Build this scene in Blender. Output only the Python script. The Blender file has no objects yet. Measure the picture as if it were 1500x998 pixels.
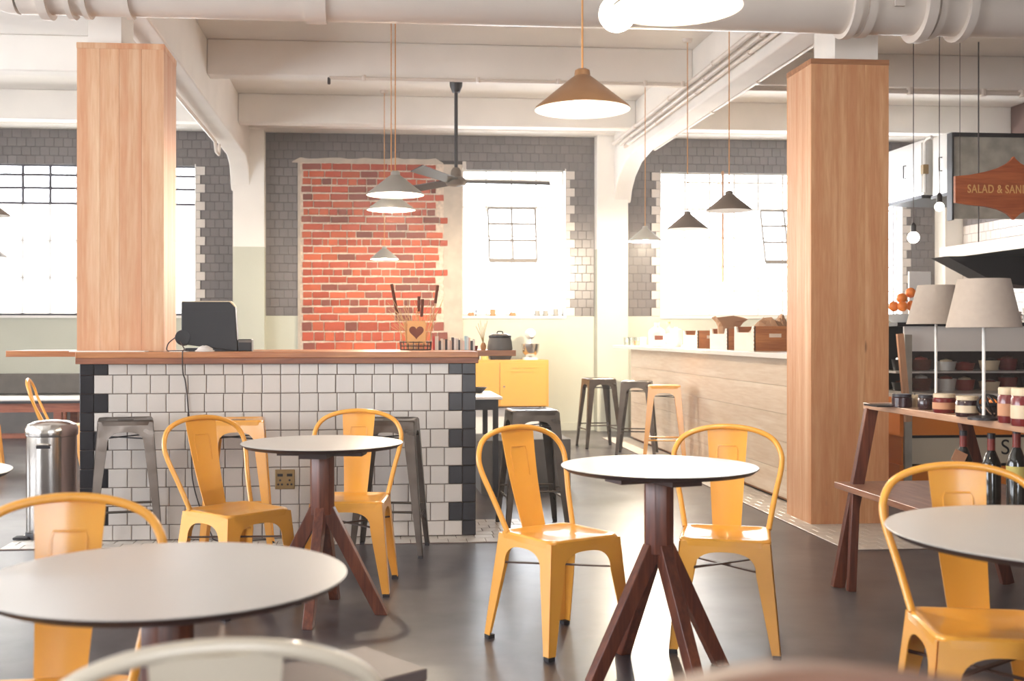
import bpy, bmesh, math, random
from mathutils import Vector, Matrix
random.seed(7)
SC = bpy.context.scene
COL = SC.collection
R = math.radians

# ------------------------------------------------------------------ camera, world, light, exposure
YAW, FPX, EYE = 5.0, 1650.0, 1.24
cam_d = bpy.data.cameras.new('camera')
cam = bpy.data.objects.new('camera', cam_d)
COL.objects.link(cam)
cam.location = (0, 0, EYE)
cam.rotation_euler = (R(90), 0, R(-YAW))
cam_d.sensor_width = 36.0
cam_d.lens = 36.0 * FPX / 1500.0
cam_d.shift_x = 55.6 / 1500
cam_d.shift_y = -10.0 / 1500
cam_d.clip_start = 0.05
cam_d.dof.use_dof = True
cam_d.dof.focus_distance = 6.4
cam_d.dof.aperture_fstop = 3.6
SC.camera = cam

SC.view_settings.view_transform = 'Standard'
SC.view_settings.look = 'None'
SC.view_settings.exposure = 1.38
SC.view_settings.gamma = 1.0
SC.view_settings.use_curve_mapping = False

world = bpy.data.worlds.new('daylight')
SC.world = world
world.use_nodes = True
bg = world.node_tree.nodes['Background']
bg.inputs['Color'].default_value = (0.935, 0.985, 1.055, 1)
bg.inputs['Strength'].default_value = 5.0

def sun(name, az, el, energy, col, ang):
    d = bpy.data.lights.new(name, 'SUN')
    d.energy = energy; d.color = col; d.angle = R(ang)
    o = bpy.data.objects.new(name, d); COL.objects.link(o)
    # az: compass direction the light comes from, measured from +Y towards +X
    v = Vector((math.sin(R(az)) * math.cos(R(el)), math.cos(R(az)) * math.cos(R(el)), math.sin(R(el))))
    o.rotation_euler = v.to_track_quat('Z', 'Y').to_euler()
    return o
sun('sun', 22, 34, 6.0, (1.0, 0.90, 0.76), 2.0)

def portal(name, x0, x1, y, z0, z1, face):
    d = bpy.data.lights.new(name, 'AREA')
    d.shape = 'RECTANGLE'; d.size = x1 - x0; d.size_y = z1 - z0
    d.cycles.is_portal = True
    o = bpy.data.objects.new(name, d); COL.objects.link(o)
    o.location = ((x0 + x1) / 2, y, (z0 + z1) / 2)
    o.rotation_euler = (R(90) if face > 0 else R(-90), 0, 0)
portal('portal', -5.4, -2.25, 14.62, 1.47, 3.35, -1)
portal('portal', 1.1, 2.4, 14.62, 1.47, 3.35, -1)
portal('portal', 3.7, 6.75, 14.62, 1.47, 3.35, -1)
portal('portal', -1.2, 1.8, -4.55, 0.9, 3.2, 1)
for y_, w_, h_ in ((2.0, 3.4, 2.6), (6.0, 3.4, 2.6), (10.0, 2.0, 1.7)):
    portal('portal', -w_ / 2, w_ / 2, 0, 0.5, 0.5 + h_, 1)
    o_ = COL.objects[-1]; o_.location = (-7.35, y_, .5 + h_ / 2); o_.rotation_euler = (R(90), 0, R(-90))

# ------------------------------------------------------------------ measuring helpers: picture column/row + distance -> room metres
CY, SY_ = math.cos(R(YAW)), math.sin(R(YAW))
def XY(u, zc):
    x = (u - 550.0) * zc * CY / FPX
    return x, (zc - x * SY_) / CY
def ZV(v, zc):
    return EYE - (v - 489.0) * zc / FPX
def XatY(u, y):
    r = (u - 694.4) / FPX
    return y * (SY_ + r * CY) / (CY - r * SY_)
def ZCof(x, y):
    return x * SY_ + y * CY

# ------------------------------------------------------------------ mesh builder
class MB:
    def __init__(s):
        s.v = []; s.f = []
    def add(s, vs, fs):
        n = len(s.v); s.v += [tuple(p) for p in vs]; s.f += [tuple(i + n for i in f) for f in fs]
        return s
    def hexa(s, p):
        return s.add(p, [(0, 3, 2, 1), (4, 5, 6, 7), (0, 1, 5, 4), (1, 2, 6, 5), (2, 3, 7, 6), (3, 0, 4, 7)])
    def box(s, x0, x1, y0, y1, z0, z1):
        return s.hexa([(x0, y0, z0), (x1, y0, z0), (x1, y1, z0), (x0, y1, z0),
                       (x0, y0, z1), (x1, y0, z1), (x1, y1, z1), (x0, y1, z1)])
    def bar(s, a, b, w, d, side=(0, 0, 1), w2=None, d2=None):
        a = Vector(a); b = Vector(b); t = (b - a).normalized(); side = Vector(side)
        x = t.cross(side)
        if x.length < 1e-4: x = t.cross(Vector((1, 0, 0)))
        x.normalize(); y = x.cross(t).normalized()
        w2 = w if w2 is None else w2; d2 = d if d2 is None else d2
        P = []
        for c, ww, dd in ((a, w, d), (b, w2, d2)):
            for i, j in ((-1, -1), (1, -1), (1, 1), (-1, 1)):
                P.append(c + x * i * ww / 2 + y * j * dd / 2)
        return s.hexa(P)
    def tube(s, pts, r, n=8, closed=False, r2=None):
        pts = [Vector(p) for p in pts]; m = len(pts); rings = []
        up = Vector((0, 0, 1)); prev = None
        for i, p in enumerate(pts):
            if closed: t = pts[(i + 1) % m] - pts[i - 1]
            else: t = pts[min(i + 1, m - 1)] - pts[max(i - 1, 0)]
            t.normalize()
            if prev is None:
                a = t.cross(up)
                if a.length < 1e-3: a = t.cross(Vector((1, 0, 0)))
            else:
                a = prev - t * prev.dot(t)
                if a.length < 1e-5: a = t.cross(up)
            a.normalize(); prev = a; b = t.cross(a)
            rr = r if r2 is None else r + (r2 - r) * i / (m - 1)
            rings.append([p + (a * math.cos(2 * math.pi * k / n) + b * math.sin(2 * math.pi * k / n)) * rr for k in range(n)])
        vs = [q for ring in rings for q in ring]; fs = []
        for i in range(m if closed else m - 1):
            j = (i + 1) % m
            for k in range(n):
                fs.append((i * n + k, i * n + (k + 1) % n, j * n + (k + 1) % n, j * n + k))
        if not closed:
            fs.append(tuple(range(n - 1, -1, -1))); fs.append(tuple((m - 1) * n + k for k in range(n)))
        return s.add(vs, fs)
    def lathe(s, prof, n=24, c=(0, 0, 0), M=None):
        vs = []; fs = []; m = len(prof)
        for r, z in prof:
            for k in range(n):
                a = 2 * math.pi * k / n
                p = Vector((r * math.cos(a), r * math.sin(a), z))
                if M: p = M @ p
                vs.append(p + Vector(c))
        for i in range(m - 1):
            for k in range(n):
                fs.append((i * n + k, i * n + (k + 1) % n, (i + 1) * n + (k + 1) % n, (i + 1) * n + k))
        if prof[0][0] > 1e-6: fs.append(tuple(range(n - 1, -1, -1)))
        if prof[-1][0] > 1e-6: fs.append(tuple((m - 1) * n + k for k in range(n)))
        return s.add(vs, fs)
    def prism(s, poly, d0, d1, ax='y'):
        n = len(poly)
        def q(a, b, d):
            return {'y': (a, d, b), 'x': (d, a, b), 'z': (a, b, d)}[ax]
        vs = [q(a, b, d0) for a, b in poly] + [q(a, b, d1) for a, b in poly]
        fs = [tuple(range(n)), tuple(range(2 * n - 1, n - 1, -1))]
        for i in range(n):
            j = (i + 1) % n
            fs.append((i, i + n, j + n, j))
        return s.add(vs, fs)
    def rings(s, rs, cap0=True, cap1=True):
        n = len(rs[0]); vs = [p for r in rs for p in r]; fs = []
        for i in range(len(rs) - 1):
            for k in range(n):
                fs.append((i * n + k, i * n + (k + 1) % n, (i + 1) * n + (k + 1) % n, (i + 1) * n + k))
        if cap0: fs.append(tuple(range(n - 1, -1, -1)))
        if cap1: fs.append(tuple((len(rs) - 1) * n + k for k in range(n)))
        return s.add(vs, fs)
    def mesh(s, name, mat, smooth=False):
        me = bpy.data.meshes.new(name)
        me.from_pydata([tuple(p) for p in s.v], [], s.f)
        bm = bmesh.new(); bm.from_mesh(me)
        bmesh.ops.remove_doubles(bm, verts=bm.verts, dist=1e-6)
        bmesh.ops.recalc_face_normals(bm, faces=bm.faces)
        bm.to_mesh(me); bm.free()
        if mat: me.materials.append(mat)
        if smooth:
            me.shade_smooth()
            me.set_sharp_from_angle(angle=R(38))
        me.update()
        return me
    def build(s, name, mat, parent=None, smooth=False, bevel=0.0, seg=2):
        o = bpy.data.objects.new(name, s.mesh(name, mat, smooth))
        COL.objects.link(o)
        if parent is not None: o.parent = parent
        if bevel:
            m = o.modifiers.new('bevel', 'BEVEL'); m.width = bevel; m.segments = seg
            m.limit_method = 'ANGLE'; m.angle_limit = R(40)
            if not smooth: o.data.shade_smooth(); o.data.set_sharp_from_angle(angle=R(60))
        return o

def rrect(hx, hy, r, z, n=5, cx=0, cy=0):
    P = []
    for q, (sx, sy) in enumerate(((1, 1), (-1, 1), (-1, -1), (1, -1))):
        for k in range(n):
            a = math.pi / 2 * (q + k / (n - 1))
            P.append((cx + sx * (hx - r) + r * math.cos(a), cy + sy * (hy - r) + r * math.sin(a), z))
    return P
def spline(pts, k=6, closed=False):
    pts = [Vector(p) for p in pts]; n = len(pts); out = []
    rng = range(n if closed else n - 1)
    for i in rng:
        if closed: a, b, c, d = pts[i - 1], pts[i], pts[(i + 1) % n], pts[(i + 2) % n]
        else: a, b, c, d = pts[max(i - 1, 0)], pts[i], pts[i + 1], pts[min(i + 2, n - 1)]
        for j in range(k):
            t = j / k
            out.append(0.5 * ((2 * b) + (c - a) * t + (2 * a - 5 * b + 4 * c - d) * t * t + (3 * b - a - 3 * c + d) * t ** 3))
    if not closed: out.append(pts[-1])
    return out

# ------------------------------------------------------------------ object helpers
def tag(o, label=None, cat=None, group=None, kind=None):
    if label: o['label'] = label
    if cat: o['category'] = cat
    if group: o['group'] = group
    if kind: o['kind'] = kind
    return o
def thing(name, label, cat, loc=(0, 0, 0), rz=0.0, group=None, kind=None):
    o = bpy.data.objects.new(name, None); o.empty_display_size = 0.1
    COL.objects.link(o); o.location = loc; o.rotation_euler = (0, 0, R(rz))
    return tag(o, label, cat, group, kind)
KIDS = {}
def kids(o):
    return [c for c in bpy.data.objects if c.parent == o]
def copy_tree(o, parent=None):
    c = o.copy(); COL.objects.link(c); c.parent = parent
    for ch in kids(o): copy_tree(ch, c)
    return c
def dup(o, loc, rz=0.0, label=None, group=None, scale=None):
    c = copy_tree(o)
    c.location = loc; c.rotation_euler = (0, 0, R(rz))
    if label: c['label'] = label
    if group: c['group'] = group
    if scale: c.scale = (scale, scale, scale)
    return c

# ------------------------------------------------------------------ materials
def lin(c):
    return tuple(((x / 255.0) / 12.92 if x / 255.0 <= 0.04045 else ((x / 255.0 + 0.055) / 1.055) ** 2.4) for x in c) + (1.0,)
def base_mat(name):
    m = bpy.data.materials.new(name); m.use_nodes = True
    nt = m.node_tree
    return m, nt, nt.nodes['Principled BSDF'], nt.nodes, nt.links
def mk(name, col, rough=0.5, metal=0.0, var=0.0, scale=8.0, bump=0.0, rnd=0.0, coat=0.0, emit=None, estr=0.0, col2=None, rvar=0.0):
    m, nt, b, N, L = base_mat(name)
    c = lin(col)
    b.inputs['Base Color'].default_value = c
    b.inputs['Roughness'].default_value = rough
    b.inputs['Metallic'].default_value = metal
    if coat: b.inputs['Coat Weight'].default_value = coat; b.inputs['Coat Roughness'].default_value = 0.12
    src = None
    if var or bump or rvar:
        tc = N.new('ShaderNodeTexCoord'); nz = N.new('ShaderNodeTexNoise')
        nz.inputs['Scale'].default_value = scale; nz.inputs['Detail'].default_value = 5
        L.new(tc.outputs['Object'], nz.inputs['Vector'])
        if var:
            mx = N.new('ShaderNodeMix'); mx.data_type = 'RGBA'
            d = lin(col2) if col2 else tuple(x * (1 - var) for x in c[:3]) + (1,)
            mx.inputs['A'].default_value = d; mx.inputs['B'].default_value = c
            cr = N.new('ShaderNodeMapRange'); cr.inputs['From Min'].default_value = 0.35; cr.inputs['From Max'].default_value = 0.65
            L.new(nz.outputs['Fac'], cr.inputs['Value']); L.new(cr.outputs['Result'], mx.inputs['Factor'])
            src = mx.outputs['Result']
        if rvar:
            mr = N.new('ShaderNodeMapRange')
            mr.inputs['From Min'].default_value = 0.3; mr.inputs['From Max'].default_value = 0.7
            mr.inputs['To Min'].default_value = max(0.02, rough - rvar); mr.inputs['To Max'].default_value = rough + rvar
            L.new(nz.outputs['Fac'], mr.inputs['Value']); L.new(mr.outputs['Result'], b.inputs['Roughness'])
        if bump:
            bp = N.new('ShaderNodeBump'); bp.inputs['Strength'].default_value = bump; bp.inputs['Distance'].default_value = 0.01
            L.new(nz.outputs['Fac'], bp.inputs['Height']); L.new(bp.outputs['Normal'], b.inputs['Normal'])
    if rnd:
        oi = N.new('ShaderNodeObjectInfo'); hs = N.new('ShaderNodeHueSaturation')
        mr = N.new('ShaderNodeMapRange'); mr.inputs['To Min'].default_value = 1 - rnd; mr.inputs['To Max'].default_value = 1 + rnd
        L.new(oi.outputs['Random'], mr.inputs['Value']); L.new(mr.outputs['Result'], hs.inputs['Value'])
        if src: L.new(src, hs.inputs['Color'])
        else: hs.inputs['Color'].default_value = c
        src = hs.outputs['Color']
    if src: L.new(src, b.inputs['Base Color'])
    if emit:
        b.inputs['Emission Color'].default_value = lin(emit); b.inputs['Emission Strength'].default_value = estr
    return m
def wood(name, c1, c2, axis='z', rough=0.45, scale=1.0, rnd=0.06, contrast=1.0, knots=False, band=0.0):
    m, nt, b, N, L = base_mat(name)
    tc = N.new('ShaderNodeTexCoord'); mp = N.new('ShaderNodeMapping'); oi = N.new('ShaderNodeObjectInfo')
    st = {'x': (0.7, 9, 9), 'y': (9, 0.7, 9), 'z': (9, 9, 0.7)}[axis]
    mp.inputs['Scale'].default_value = tuple(k * scale for k in st)
    ml = N.new('ShaderNodeVectorMath'); ml.operation = 'SCALE'; ml.inputs[0].default_value = (7, 11, 13)
    L.new(oi.outputs['Random'], ml.inputs['Scale'])
    L.new(ml.outputs['Vector'], mp.inputs['Location']); L.new(tc.outputs['Object'], mp.inputs['Vector'])
    nz = N.new('ShaderNodeTexNoise'); nz.inputs['Scale'].default_value = 1.3; nz.inputs['Detail'].default_value = 3; nz.inputs['Distortion'].default_value = 0.25
    L.new(mp.outputs['Vector'], nz.inputs['Vector'])
    wv = N.new('ShaderNodeMath'); wv.operation = 'MULTIPLY'; wv.inputs[1].default_value = 15.0
    L.new(nz.outputs['Fac'], wv.inputs[0])
    sn = N.new('ShaderNodeMath'); sn.operation = 'SINE'; L.new(wv.outputs['Value'], sn.inputs[0])
    fn = N.new('ShaderNodeTexNoise'); fn.inputs['Scale'].default_value = 9.0; fn.inputs['Detail'].default_value = 4
    L.new(mp.outputs['Vector'], fn.inputs['Vector'])
    ma = N.new('ShaderNodeMath'); ma.operation = 'MULTIPLY_ADD'; ma.inputs[1].default_value = 0.19 * contrast; ma.inputs[2].default_value = 0.1
    L.new(sn.outputs['Value'], ma.inputs[0])
    ad = N.new('ShaderNodeMath'); ad.operation = 'ADD'; L.new(ma.outputs['Value'], ad.inputs[0]); L.new(fn.outputs['Fac'], ad.inputs[1])
    mx = N.new('ShaderNodeMix'); mx.data_type = 'RGBA'
    mx.inputs['A'].default_value = lin(c1); mx.inputs['B'].default_value = lin(c2)
    mr = N.new('ShaderNodeMapRange'); mr.inputs['From Min'].default_value = 0.25; mr.inputs['From Max'].default_value = 0.95
    L.new(ad.outputs['Value'], mr.inputs['Value']); L.new(mr.outputs['Result'], mx.inputs['Factor'])
    hs = N.new('ShaderNodeHueSaturation'); mv = N.new('ShaderNodeMapRange')
    mv.inputs['To Min'].default_value = 1 - rnd; mv.inputs['To Max'].default_value = 1 + rnd
    L.new(oi.outputs['Random'], mv.inputs['Value']); L.new(mv.outputs['Result'], hs.inputs['Value'])
    L.new(mx.outputs['Result'], hs.inputs['Color'])
    out = hs.outputs['Color']
    if band:
        bn_ = N.new('ShaderNodeTexNoise'); bn_.inputs['Scale'].default_value = 1.0; bn_.inputs['Detail'].default_value = 1.5
        mp3 = N.new('ShaderNodeMapping'); mp3.inputs['Scale'].default_value = (14, 14, 0.25)
        L.new(ml.outputs['Vector'], mp3.inputs['Location']); L.new(tc.outputs['Object'], mp3.inputs['Vector']); L.new(mp3.outputs['Vector'], bn_.inputs['Vector'])
        br_ = N.new('ShaderNodeMapRange'); br_.inputs['From Min'].default_value = 0.36; br_.inputs['From Max'].default_value = 0.66; br_.inputs['To Max'].default_value = band
        L.new(bn_.outputs['Fac'], br_.inputs['Value'])
        mb_ = N.new('ShaderNodeMix'); mb_.data_type = 'RGBA'; mb_.inputs['B'].default_value = lin((196, 122, 78))
        L.new(br_.outputs['Result'], mb_.inputs['Factor']); L.new(out, mb_.inputs['A']); out = mb_.outputs['Result']
    if knots:
        vo = N.new('ShaderNodeTexVoronoi'); vo.inputs['Scale'].default_value = 1.0
        mp2 = N.new('ShaderNodeMapping'); mp2.inputs['Scale'].default_value = (3.0, 3.0, 1.4)
        L.new(ml.outputs['Vector'], mp2.inputs['Location']); L.new(tc.outputs['Object'], mp2.inputs['Vector']); L.new(mp2.outputs['Vector'], vo.inputs['Vector'])
        kr = N.new('ShaderNodeMapRange'); kr.inputs['From Min'].default_value = 0.03; kr.inputs['From Max'].default_value = 0.075
        kr.inputs['To Min'].default_value = 0.75; kr.inputs['To Max'].default_value = 0.0
        L.new(vo.outputs['Distance'], kr.inputs['Value'])
        mk2 = N.new('ShaderNodeMix'); mk2.data_type = 'RGBA'; mk2.inputs['B'].default_value = lin((92, 52, 30))
        L.new(kr.outputs['Result'], mk2.inputs['Factor']); L.new(out, mk2.inputs['A']); out = mk2.outputs['Result']
    L.new(out, b.inputs['Base Color'])
    b.inputs['Roughness'].default_value = rough
    return m
def glassy(name, tint=(1, 1, 1), refl=0.06, rough=0.02):
    m, nt, b, N, L = base_mat(name)
    tr = N.new('ShaderNodeBsdfTransparent'); tr.inputs['Color'].default_value = tuple(tint) + (1,)
    gl = N.new('ShaderNodeBsdfGlossy'); gl.inputs['Roughness'].default_value = rough
    mx = N.new('ShaderNodeMixShader'); mx.inputs['Fac'].default_value = refl
    L.new(tr.outputs['BSDF'], mx.inputs[1]); L.new(gl.outputs['BSDF'], mx.inputs[2])
    L.new(mx.outputs['Shader'], N['Material Output'].inputs['Surface'])
    return m
def translucent(name, col, f=0.6):
    m, nt, b, N, L = base_mat(name)
    t = N.new('ShaderNodeBsdfTranslucent'); t.inputs['Color'].default_value = lin(col)
    d = N.new('ShaderNodeBsdfDiffuse'); d.inputs['Color'].default_value = lin(col)
    mx = N.new('ShaderNodeMixShader'); mx.inputs['Fac'].default_value = f
    L.new(d.outputs['BSDF'], mx.inputs[1]); L.new(t.outputs['BSDF'], mx.inputs[2])
    L.new(mx.outputs['Shader'], N['Material Output'].inputs['Surface'])
    return m

M = {}
M['ceil'] = mk('ceiling_paint', (242, 236, 228), 0.75, var=0.05, scale=2.0, bump=0.12)
M['beam'] = mk('beam_paint', (240, 234, 226), 0.65, var=0.06, scale=3.0, bump=0.15)
M['pipe'] = mk('pipe_paint', (222, 210, 198), 0.4, var=0.04, scale=4.0, bump=0.05)
M['wallpaint'] = mk('grey_green_wall_paint', (196, 196, 180), 0.7, var=0.05, scale=2.5, bump=0.1)
M['white_wall'] = mk('white_wall_paint', (228, 222, 212), 0.7, var=0.04, scale=2.0, bump=0.08)
M['plaster'] = mk('old_plaster', (190, 176, 160), 0.85, var=0.18, scale=7.0, bump=0.5)
M['grout_dark'] = mk('dark_grout', (62, 55, 53), 0.9)
M['tile_dark'] = mk('charcoal_glazed_tile', (108, 100, 98), 0.34, rnd=0.09, var=0.1, scale=20, bump=0.06)
M['tile_white'] = mk('white_glazed_tile', (204, 195, 187), 0.22, rnd=0.025, var=0.03, scale=14, bump=0.03)
M['tile_black'] = mk('black_glazed_tile', (24, 19, 25), 0.3, rnd=0.08)
M['grout_brown'] = mk('brown_grout', (112, 88, 80), 0.9)
M['floor_tile'] = mk('pale_floor_tile', (206, 198, 188), 0.35, rnd=0.04, var=0.06, scale=25)
M['brick'] = mk('red_brick', (192, 86, 60), 0.85, rnd=0.16, var=0.28, scale=26, bump=0.7)
M['brick2'] = mk('burnt_brick', (150, 82, 68), 0.85, rnd=0.2, var=0.35, scale=26, bump=0.7)
M['brick3'] = mk('orange_brick', (206, 100, 66), 0.85, rnd=0.12, var=0.22, scale=26, bump=0.7)
M['mortar'] = mk('lime_mortar', (218, 198, 178), 0.95, var=0.25, scale=30, bump=0.9)
M['pine'] = wood('pine_cladding', (224, 188, 152), (206, 154, 114), 'z', 0.5, 1.0, 0.03, band=0.55)
M['pine_k'] = wood('knotty_pine_cladding', (230, 182, 136), (206, 146, 98), 'z', 0.5, 1.0, 0.05, knots=True, band=0.5)
M['pine_edge'] = wood('pine_edge', (188, 132, 88), (150, 96, 60), 'x', 0.5, 1.0, 0.04)
M['top_wood'] = wood('oiled_counter_wood', (190, 130, 82), (154, 92, 54), 'x', 0.38, 1.0, 0.06)
M['top_wood2'] = wood('dark_counter_wood', (156, 98, 66), (112, 62, 44), 'x', 0.45, 1.0, 0.06)
M['ply'] = wood('limed_plank', (232, 216, 196), (212, 188, 162), 'y', 0.45, 0.8, 0.035)
M['worktop'] = mk('white_stone_worktop', (232, 226, 218), 0.25, var=0.03, scale=6)
M['walnut'] = wood('dark_walnut', (124, 68, 46), (78, 38, 30), 'z', 0.35, 1.4, 0.08)
M['walnut_x'] = wood('walnut_shelf', (172, 126, 100), (128, 86, 68), 'y', 0.35, 1.2, 0.06)
M['walnut_pale'] = wood('pale_walnut_top', (202, 164, 136), (170, 128, 102), 'y', 0.35, 1.2, 0.04)
M['rust_wood'] = wood('reddish_bench_wood', (168, 100, 70), (122, 64, 44), 'x', 0.5, 1.0, 0.06)
M['yellow'] = mk('yellow_enamel', (236, 166, 66), 0.28, var=0.05, scale=5, coat=0.35)
M['yellow_cab'] = mk('yellow_cabinet_paint', (212, 156, 70), 0.4)
M['pale_metal'] = mk('cream_enamel', (206, 194, 174), 0.35, coat=0.3)
M['gun'] = mk('raw_steel', (104, 94, 86), 0.36, 0.85, var=0.2, scale=14, bump=0.04, rvar=0.1)
M['steel'] = mk('brushed_stainless', (214, 208, 200), 0.2, 1.0, var=0.05, scale=5)
M['steel_soft'] = mk('matt_stainless', (226, 224, 220), 0.42, 0.55, var=0.05, scale=4)
M['galv'] = mk('galvanised_sheet', (192, 188, 174), 0.55, 0.15, var=0.3, scale=6, col2=(160, 155, 142))
M['rubber'] = mk('black_rubber', (34, 28, 32), 0.6)
M['black'] = mk('black_plastic', (22, 17, 21), 0.45)
M['black_metal'] = mk('black_powder_coat', (36, 31, 34), 0.45)
M['white_lam'] = mk('white_laminate', (200, 195, 190), 0.33, var=0.03, scale=3, rvar=0.06)
M['dark_edge'] = mk('dark_phenolic_edge', (72, 52, 50), 0.45)
M['copper'] = mk('brushed_copper', (172, 126, 86), 0.34, 0.65, var=0.12, scale=10)
M['shade_grey'] = mk('grey_enamel_shade', (150, 146, 138), 0.4)
M['shade_dark'] = mk('dark_enamel_shade', (104, 90, 78), 0.45)
M['shade_in'] = mk('white_shade_lining', (245, 240, 232), 0.5)
M['cord'] = mk('tan_fabric_cord', (206, 146, 86), 0.7)
M['wire'] = mk('dark_wire', (66, 54, 52), 0.6)
M['bulb_on'] = mk('lit_bulb', (255, 250, 240), 0.3, emit=(255, 236, 205), estr=22)
M['bulb_soft'] = mk('lit_globe', (255, 252, 246), 0.3, emit=(255, 244, 226), estr=6)
M['frame'] = mk('bloom_washed_window_steel', (226, 220, 208), 0.5)  # cream puts the bloom that washes out the bars into their colour
M['frame_dark'] = mk('dark_window_steel', (72, 66, 72), 0.5)
M['glass'] = glassy('window_glass')
M['jarglass'] = glassy('jar_glass', (0.95, 0.97, 0.96), 0.1)
M['blind'] = translucent('white_window_film', (252, 250, 246), 0.75)
M['cream'] = mk('cream_panel', (210, 198, 174), 0.5)
M['orange'] = mk('orange_panel', (238, 140, 54), 0.45, var=0.06, scale=4)
M['white'] = mk('white_paint', (234, 230, 224), 0.45)
M['sign'] = wood('sign_wood', (196, 108, 62), (156, 78, 44), 'x', 0.45, 1.0, 0.02)
M['signtext'] = mk('sign_lettering', (216, 166, 102), 0.5)
M['shade_linen'] = mk('linen_lampshade', (172, 158, 146), 0.85, var=0.06, scale=40)
M['orange_fruit'] = mk('orange_peel', (224, 122, 40), 0.45, bump=0.2, scale=80, rnd=0.06)
M['jam'] = mk('red_jam', (110, 34, 36), 0.2, coat=0.5)
M['jam_dark'] = mk('dark_jam', (52, 30, 34), 0.2, coat=0.5)
M['lid_cream'] = mk('cream_lid', (206, 186, 156), 0.5)
M['lid_black'] = mk('black_lid', (44, 38, 42), 0.4)
M['paper'] = mk('white_paper', (232, 226, 216), 0.8)
M['kraft'] = mk('kraft_paper', (176, 134, 100), 0.85, var=0.1, scale=8, bump=0.3)
M['bottle_glass'] = mk('dark_bottle_glass', (36, 34, 32), 0.08, coat=0.5)
M['foil'] = mk('red_foil', (136, 52, 42), 0.4)
M['label_yellow'] = mk('faded_bottle_label', (186, 172, 96), 0.6)
M['crate'] = wood('crate_wood', (196, 132, 78), (160, 96, 54), 'x', 0.55, 1.2, 0.06)
M['crate_white'] = mk('white_crate_board', (226, 214, 198), 0.6, var=0.06, scale=10)
M['straw'] = mk('dry_straw', (196, 164, 116), 0.8)
M['cattail'] = mk('cattail_brown', (98, 50, 34), 0.9, bump=0.5, scale=60)
M['card'] = mk('tan_card', (226, 174, 112), 0.7)
M['card_dark'] = mk('brown_print', (122, 66, 48), 0.7)
M['cushion'] = mk('grey_cushion', (116, 110, 104), 0.9, var=0.15, scale=9, bump=0.3)
M['concrete'] = mk('grey_concrete_block', (112, 108, 106), 0.8, var=0.15, scale=8, bump=0.3)
M['brass'] = mk('aged_brass', (150, 124, 84), 0.4, 0.6, var=0.1, scale=20)
M['rag'] = mk('white_rag', (220, 212, 204), 0.9)
M['leafy'] = mk('green_leaf', (150, 160, 96), 0.8)
M['tag'] = mk('kraft_tag', (190, 138, 104), 0.7)
M['tan_wood'] = wood('tan_chair_wood', (148, 110, 88), (120, 84, 66), 'x', 0.5, 1.0, 0.03)
M['grey_top'] = mk('dark_grey_bench_top', (112, 98, 94), 0.5, var=0.08, scale=6)

def floor_mat():
    m, nt, b, N, L = base_mat('polished_dark_concrete')
    tc = N.new('ShaderNodeTexCoord')
    n1 = N.new('ShaderNodeTexNoise'); n1.inputs['Scale'].default_value = 0.9; n1.inputs['Detail'].default_value = 8; n1.inputs['Roughness'].default_value = 0.62
    L.new(tc.outputs['Object'], n1.inputs['Vector'])
    mx = N.new('ShaderNodeMix'); mx.data_type = 'RGBA'
    mx.inputs['A'].default_value = lin((60, 54, 58)); mx.inputs['B'].default_value = lin((102, 96, 96))
    r = N.new('ShaderNodeMapRange'); r.inputs['From Min'].default_value = 0.38; r.inputs['From Max'].default_value = 0.66
    L.new(n1.outputs['Fac'], r.inputs['Value']); L.new(r.outputs['Result'], mx.inputs['Factor'])
    L.new(mx.outputs['Result'], b.inputs['Base Color'])
    n2 = N.new('ShaderNodeTexNoise'); n2.inputs['Scale'].default_value = 1.6; n2.inputs['Detail'].default_value = 6
    L.new(tc.outputs['Object'], n2.inputs['Vector'])
    r2 = N.new('ShaderNodeMapRange'); r2.inputs['From Min'].default_value = 0.3; r2.inputs['From Max'].default_value = 0.7
    r2.inputs['To Min'].default_value = 0.28; r2.inputs['To Max'].default_value = 0.38
    L.new(n2.outputs['Fac'], r2.inputs['Value']); L.new(r2.outputs['Result'], b.inputs['Roughness'])
    bp = N.new('ShaderNodeBump'); bp.inputs['Strength'].default_value = 0.008; bp.inputs['Distance'].default_value = 0.01
    L.new(n2.outputs['Fac'], bp.inputs['Height']); L.new(bp.outputs['Normal'], b.inputs['Normal'])
    b.inputs['Specular IOR Level'].default_value = 0.38
    return m
M['floor'] = floor_mat()
# ------------------------------------------------------------------ structure
YW = 14.30
XL, XR, YB = -7.0, 7.6, -4.2
ZC = 3.96
def struct(name, mb, mat, parent=None, bevel=0.0, label=None, smooth=False):
    o = mb.build(name, mat, parent, smooth, bevel)
    if parent is None: o['kind'] = 'structure'
    if label: o['label'] = label
    return o
struct('floor', MB().box(XL - .3, XR + .3, YB - .3, YW + .3, -0.2, 0), M['floor'], label='dark polished concrete floor of the cafe')
struct('ceiling', MB().box(XL - .3, XR + .3, YB - .3, YW + .3, ZC, ZC + .2), M['ceil'], label='white painted concrete ceiling slab')
lw = MB().box(XL - .3, XL, YB, YW, 0, .5).box(XL - .3, XL, YB, YW, 3.1, ZC)
for a_, b_ in ((YB, .3), (3.7, 4.3), (7.7, 9.0), (11.0, YW)): lw.box(XL - .3, XL, a_, b_, .5, 3.1)
lw.box(XL - .3, XL, 9.0, 11.0, 2.2, 3.1)
struct('wall_left', lw, M['white_wall'], label='white wall with tall windows beyond the left edge')
struct('wall_front', MB().box(XL, XR, YB - .3, YB, 0, .9).box(XL, XR, YB - .3, YB, 3.2, ZC).box(XL, -1.2, YB - .3, YB, .9, 3.2)
       .box(1.8, XR, YB - .3, YB, .9, 3.2), M['white_wall'], label='glazed street side wall behind the viewer')

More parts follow.
